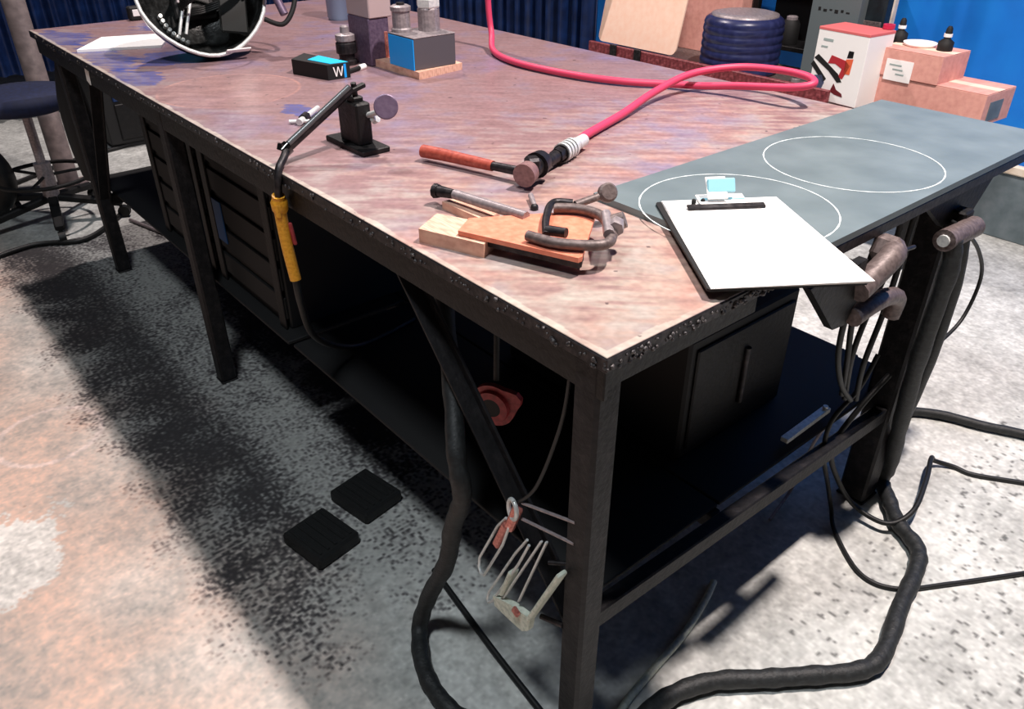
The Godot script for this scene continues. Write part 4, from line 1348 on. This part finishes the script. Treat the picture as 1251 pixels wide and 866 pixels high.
# ------------------------------------------------------------------ bench and boxes behind the right side
func build_right_background():
	var o := thing("red_bench", Vector3(2.75, 0, -1.5), "low bench with a red front rail carrying boxes along the blue wall", "bench")
	var st := S()
	span(st, Vector3(-0.3, 0.575, -0.97), Vector3(0.16, 0.6, 0.88), 0.003)
	put("deck", st, M.brown_steel, o)
	st = S()
	span(st, Vector3(-0.325, 0.598, -0.96), Vector3(-0.305, 0.648, 0.4), 0.003)
	put("front_rail", st, M.dull_red, o)
	st = S()
	span(st, Vector3(-0.325, 0.54, -0.96), Vector3(-0.305, 0.592, 0.85), 0.003)
	put("lower_rail", st, M.dull_red, o)
	for z in [-0.78, -0.62]:
		st = S()
		span(st, Vector3(-0.337, 0.55, z - 0.02), Vector3(-0.325, 0.655, z + 0.02), 0.002)
		put("rail_clip", st, M.dark_steel, o)
	for q in [Vector3(-0.25, 0, -0.92), Vector3(-0.25, 0, 0.82), Vector3(0.12, 0, -0.92), Vector3(0.12, 0, 0.82)]:
		st = S()
		span(st, q + Vector3(-0.025, 0, -0.025), q + Vector3(0.025, 0.576, 0.025), 0.003)
		put("leg", st, M.black_paint, o)

	# pale cardboard sheet leaning on the big brown box
	o = thing("cardboard_sheet", Vector3(2.5, 0.642, -2.205), "pale peach cardboard sheet with rounded corners leaning against the brown carton", "cardboard")
	st = S()
	var ol := PackedVector2Array()
	for q in [[0.225, 0.03, -90], [0.225, 0.34, 0], [-0.225, 0.34, 90], [-0.225, 0.03, 180]]:
		for k in 5:
			var a := deg_to_rad(q[2] + 22.5 * k)
			ol.append(Vector2(q[0] + cos(a) * 0.03, q[1] + sin(a) * 0.03))
	prism(st, Transform3D(Basis(Vector3.BACK, Vector3.LEFT, Vector3(0.22, 1, 0).normalized()), Vector3.ZERO), ol, 0.008)
	put("sheet", st, M.cardboard_light, o)
	o = thing("large_carton", Vector3(2.93, 0.6, -2.06), "large brown cardboard carton behind the leaning peach sheet", "cardboard box")
	carton(o, Vector3(0.16, 0.42, 0.40))
	# blue ribbed drum
	o = thing("ribbed_drum", Vector3(2.72, 0.6, -1.72), "ribbed navy plastic drum with a grey lid on the bench", "drum")
	o.position = Vector3(2.64, 0.6, -1.69)
	st = S()
	var prof := []
	var yy := 0.0
	prof.append(Vector2(0.172, 0.0))
	for k in 6:
		prof.append(Vector2(0.1785, yy + 0.006))
		prof.append(Vector2(0.18, yy + 0.016))
		prof.append(Vector2(0.1785, yy + 0.026))
		prof.append(Vector2(0.1755, yy + 0.031))
		prof.append(Vector2(0.1755, yy + 0.034))
		yy += 0.034
	prof.append(Vector2(0.178, yy + 0.008))
	prof.append(Vector2(0.172, yy + 0.024))
	prof.append(Vector2(0.155, yy + 0.036))
	lathe(st, xf(Vector3.ZERO), prof, 36, true)
	put("ribbed_wall", st, M.navy, o)
	st = S()
	lathe(st, xf(Vector3(0, yy + 0.036, 0)), [Vector2(0.15, -0.006), Vector2(0.148, 0.008), Vector2(0.12, 0.014)], 32, true)
	put("lid", st, M.dull_steel, o)

	# white printed tool box
	var t := deg_to_rad(-6)
	o = thing("white_printed_box", Vector3(2.53, 0.6, -1.09), "white carton with a red and black power tool picture and red top", "box", "", t)
	st = S()
	box(st, xf(Vector3(0, 0.135, 0)), Vector3(0.16, 0.27, 0.23), 0.002)
	put("carton", st, M.white_paper, o)
	st = S()
	box(st, xf(Vector3(0, 0.268, 0)), Vector3(0.162, 0.012, 0.232), 0.002)
	put("red_lid", st, plain(Color(0.85, 0.42, 0.42), 0.6), o)
	# print on the face that looks towards the table (local -x): z across, y up
	var face := Transform3D(Basis(Vector3.BACK, Vector3.LEFT, Vector3.UP), Vector3(-0.0802, 0.0, 0.0))
	var prints := [
		["saw_bar_print", M.matte_black, [[-0.1, 0.125], [-0.085, 0.14], [0.01, 0.085], [0.03, 0.06], [0.012, 0.055], [-0.03, 0.088]]],
		["saw_body_print", plain(Color(0.7, 0.16, 0.2), 0.6), [[-0.04, 0.115], [-0.03, 0.145], [0.03, 0.135], [0.05, 0.12], [0.03, 0.07], [0.012, 0.075], [0.02, 0.105], [-0.01, 0.118]]],
		["saw_panel_print", M.orange_card, [[0.03, 0.09], [0.03, 0.14], [0.058, 0.145], [0.055, 0.09]]],
		["saw_grip_print", M.dark_steel, [[0.032, 0.145], [0.035, 0.17], [0.055, 0.17], [0.055, 0.148]]],
		["second_bar_print", M.matte_black, [[-0.11, 0.1], [-0.1, 0.115], [-0.035, 0.06], [-0.045, 0.045]]],
		["wheel_print", plain(Color(0.3, 0.34, 0.45), 0.6), [[-0.1, 0.03], [-0.085, 0.065], [-0.055, 0.07], [-0.04, 0.045], [-0.05, 0.015], [-0.085, 0.005]]],
		["small_tool_print", plain(Color(0.4, 0.08, 0.12), 0.6), [[-0.01, 0.02], [0.0, 0.05], [0.015, 0.03], [0.04, 0.02], [0.045, 0.008], [0.01, 0.012]]],
		["heading_print", M.grey_print, [[-0.085, 0.225], [-0.085, 0.234], [-0.04, 0.234], [-0.04, 0.225]]],
		["line_print", M.grey_print, [[-0.09, 0.2], [-0.09, 0.206], [-0.06, 0.206], [-0.06, 0.2]]],
	]
	for q in prints:
		st = S()
		var pv := PackedVector2Array()
		for e in q[2]:
			pv.append(Vector2(e[0] * 1.12, 0.02 + e[1] * 1.08) if e[1] < 0.19 else Vector2(e[0], e[1]))
		prism(st, face, pv, 0.0008)
		put(q[0], st, q[1], o)

	# two cardboard boxes
	o = thing("long_carton", Vector3(2.66, 0.6, -0.775), "long low cardboard box standing on the bench's near end against the blue wall", "cardboard box", "", deg_to_rad(-3))
	carton(o, Vector3(0.22, 0.115, 0.46))
	st = S()
	box(st, xf(Vector3(-0.02, 0.05, 0.231)), Vector3(0.1, 0.07, 0.002), 0.0005)
	put("end_label", st, M.grey_dado, o)
	o = thing("square_carton", Vector3(2.65, 0.715, -0.865), "smaller cardboard box with a white printed label stacked on the long carton", "cardboard box", "", deg_to_rad(-3))
	carton(o, Vector3(0.2, 0.1, 0.26))
	st = S()
	box(st, xf(Vector3(-0.1005, 0.026, -0.03)), Vector3(0.001, 0.078, 0.11), 0.0003)
	var lab := put("shipping_label", st, M.white_paper, o)
	st = S()
	for i in 3:
		box(st, xf(Vector3(-0.1013, 0.045 - 0.016 * i, -0.045 + 0.012 * i)), Vector3(0.0008, 0.006, 0.05 - 0.008 * i), 0.0002)
	put("label_print", st, M.grey_print, lab)

	# bottles and white tray on the upper box
	o = thing("white_tray", Vector3(2.68, 0.815, -0.9), "small white dish between the black bottles on the square carton", "dish")
	st = S()
	lathe(st, xf(Vector3.ZERO), [Vector2(0.04, 0), Vector2(0.058, 0.006), Vector2(0.062, 0.016), Vector2(0.056, 0.014), Vector2(0.04, 0.007)], 24, true)
	put("dish", st, M.white_paper, o)
	var bl := [[Vector3(2.70, 0.815, -0.995), "black spray bottle on the square carton, the one nearer the white box", 1.0], [Vector3(2.66, 0.815, -0.795), "black spray bottle on the square carton, the one nearer the open blue wall", 0.95]]
	for q in bl:
		o = thing("black_bottle", q[0], q[1], "bottle")
		st = S()
		lathe(st, xf(Vector3.ZERO), [Vector2(0.026, 0), Vector2(0.028, 0.006), Vector2(0.028, 0.034), Vector2(0.012, 0.046), Vector2(0.012, 0.052)], 18, true)
		put("bottle_body", st, M.matte_black, o)
		st = S()
		lathe(st, xf(Vector3(0, 0.052, 0)), [Vector2(0.015, 0), Vector2(0.015, 0.012)], 16)
		put("neck_ring", st, M.white_paper, o)
		st = S()
		lathe(st, xf(Vector3(0, 0.064, 0)), [Vector2(0.013, 0), Vector2(0.011, 0.018), Vector2(0.006, 0.026)], 16, true)
		put("cap", st, M.matte_black, o)

	# dark rack with clutter
	o = thing("dark_rack", Vector3(3.02, 0, -1.48), "black steel rack crowded with dark gear behind the ribbed drum", "shelf rack")
	st = S()
	span(st, Vector3(0.08, 0.62, -0.36), Vector3(0.1, 1.7, 0.2), 0.002)
	put("back_panel", st, M.matte_black, o)
	for y in [0.66, 0.98, 1.3]:
		st = S()
		span(st, Vector3(-0.1, y, -0.36), Vector3(0.08, y + 0.02, 0.2), 0.002)
		put("shelf", st, M.black_paint, o)
	for q in [Vector3(-0.09, 0.0, -0.35), Vector3(-0.09, 0.0, 0.19)]:
		st = S()
		span(st, q + Vector3(-0.015, 0, -0.015), q + Vector3(0.015, 1.7, 0.015), 0.002)
		put("upright", st, M.black_paint, o)
	var rng := RandomNumberGenerator.new()
	rng.seed = 5
	var spots := [[Vector3(2.98, 0.68, -1.66), M.matte_black, 0.09, "dark can with a bright ring on the rack's lowest shelf, right of the drum"], [Vector3(2.98, 0.68, -1.5), M.rubber, 0.12, "taller dark can on the rack's lowest shelf beside the grey carton"]]
	for q in spots:
		o = thing("dark_can", q[0], q[3], "can")
		st = S()
		lathe(st, xf(Vector3.ZERO), [Vector2(0.04, 0), Vector2(0.042, 0.005), Vector2(0.042, q[2]), Vector2(0.03, q[2] + 0.02)], 20, true)
		put("can_body", st, q[1], o)
		st = S()
		lathe(st, xf(Vector3(0, q[2] + 0.02, 0)), [Vector2(0.026, 0), Vector2(0.026, 0.012), Vector2(0.02, 0.016)], 16)
		put("cap", st, M.dull_steel, o)
	o = thing("small_red_valve", Vector3(2.62, 0.6, -1.37), "small red and silver valve at the foot of the ribbed drum", "valve")
	st = S()
	lathe(st, xf(Vector3.ZERO), [Vector2(0.02, 0), Vector2(0.02, 0.02), Vector2(0.012, 0.024), Vector2(0.012, 0.04)], 14)
	put("valve_body", st, M.dull_steel, o)
	st = S()
	lathe(st, xf(Vector3(0, 0.04, 0)), [Vector2(0.024, 0), Vector2(0.024, 0.01)], 10)
	put("hand_wheel", st, M.red_paint, o)
	# grey carton on a block behind the white box
	o = thing("grey_carton", Vector3(2.78, 0.6, -1.29), "tall grey carton with faint dark lettering behind the white printed box", "box")
	st = S()
	box(st, xf(Vector3(0, 0.21, 0)), Vector3(0.18, 0.42, 0.22), 0.002)
	put("carton", st, plain(Color(0.36, 0.4, 0.41), 0.7), o)
	st = S()
	for i in 6:
		box(st, xf(Vector3(-0.0905, 0.30 - 0.004 * (i % 2), -0.07 + 0.026 * i)), Vector3(0.001, 0.014 - 0.004 * (i % 3), 0.012 + 0.004 * (i % 2)), 0.0003)
	put("lettering", st, M.matte_black, o)
	o = thing("dark_toolcase", Vector3(2.775, 0.6, -1.15), "dark teal-black tool case beside the grey carton, left of the cream post", "tool case")
	st = S()
	box(st, xf(Vector3(0, 0.19, 0)), Vector3(0.06, 0.38, 0.1), 0.008)
	put("case", st, worn([Color(0.06, 0.09, 0.1), Color(0.09, 0.13, 0.15), Color(0.14, 0.18, 0.2)], 4.0, 0.5), o)
	st = S()
	box(st, xf(Vector3(-0.033, 0.26, 0)), Vector3(0.008, 0.02, 0.09), 0.002)
	put("latch_band", st, M.brown_steel, o)
	o = thing("red_tape_roll", Vector3(2.6, 0.876, -1.0), "small magenta-red roll lying on the corner of the white printed box", "tape roll")
	st = S()
	lathe(st, xf(Vector3(0, 0, 0)), [Vector2(0.022, 0), Vector2(0.022, 0.016), Vector2(0.012, 0.016), Vector2(0.012, 0.001)], 18, false, false)
	put("roll", st, plain(Color(0.75, 0.15, 0.3), 0.5), o)
	o = thing("cream_post", Vector3(2.94, 0, -1.172), "slim cream upright post against the blue wall", "post")
	st = S()
	box(st, xf(Vector3(0, 1.1, 0)), Vector3(0.036, 2.2, 0.034), 0.004)
	put("post", st, M.cream, o)

func carton(o: Node3D, s: Vector3):
	var st := S()
	box(st, xf(Vector3(0, s.y / 2, 0)), s, 0.002)
	put("carton", st, M.cardboard, o)
	for sx in [-1, 1]:
		st = S()
		box(st, xf(Vector3(sx * s.x * 0.252, s.y + 0.0012, 0)), Vector3(s.x * 0.495, 0.0024, s.z * 0.995), 0.0005)
		put("top_flap", st, M.cardboard, o)
	st = S()
	box(st, xf(Vector3(0, s.y + 0.0028, 0)), Vector3(0.05, 0.0006, s.z), 0.0001)
	put("packing_tape", st, M.cardboard_light, o)

func build_bag():
	var o := thing("black_bag", Vector3(0.0, 0.36, -2.85), "black cloth bag hanging under the table's far left corner", "bag")
	var st := S()
	var rings := []
	for i in 15:
		var f := i / 14.0
		var w := 0.105 * (0.9 + 0.14 * sin(f * PI)) * (1.0 - 0.35 * pow(f, 4.0))
		var d := 0.05 * (0.85 + 0.3 * sin(f * PI)) * (1.0 - 0.6 * pow(f, 3.0))
		var ring := []
		for k in 28:
			var a := -TAU * k / 28.0
			var fold := 1.0 + 0.06 * sin(a * 5.0 + f * 4.0) + 0.03 * sin(a * 9.0 - f * 7.0)
			ring.append(Vector3(cos(a) * d * fold + 0.06, 0.46 * f, sin(a) * w * fold))
		rings.append(ring)
	skin(st, rings, true, true)
	put("body", st, M.matte_black, o)
	st = S()
	tube(st, [Vector3(0.06, 0.44, -0.07), Vector3(0.06, 0.49, -0.04), Vector3(0.06, 0.49, 0.04), Vector3(0.06, 0.44, 0.07)], 0.008, 8)
	put("carry_strap", st, M.rubber, o)

func build_far_cabinet():  # made-up cabinet, added so the gap beyond the table stays dark
	var o := thing("added_cabinet", Vector3(1.05, 0, -4.62), "added low black cabinet with a dark blue drawer standing beyond the table's far end", "cabinet")
	var st := S()
	box(st, xf(Vector3(0, 0.265, 0)), Vector3(1.1, 0.47, 0.5), 0.006)
	put("body", st, M.matte_black, o)
	for k in 3:
		st = S()
		box(st, xf(Vector3(-0.33 + 0.33 * k, 0.155, 0.255)), Vector3(0.31, 0.2, 0.014), 0.004)
		var d := put("door", st, M.black_paint, o)
		st = S()
		rod(st, Vector3(-0.22 + 0.33 * k, 0.11, 0.268), Vector3(-0.22 + 0.33 * k, 0.2, 0.268), 0.006)
		put("handle", st, M.dark_steel, d)
		st = S()
		box(st, xf(Vector3(-0.33 + 0.33 * k, 0.375, 0.255)), Vector3(0.31, 0.21, 0.014), 0.004)
		put("drawer", st, plain(Color(0.04, 0.17, 0.36), 0.5) if k == 0 else M.black_paint, o)
	st = S()
	box(st, xf(Vector3(0, 0.015, 0)), Vector3(1.06, 0.03, 0.46), 0.002)
	put("plinth", st, M.matte_black, o)
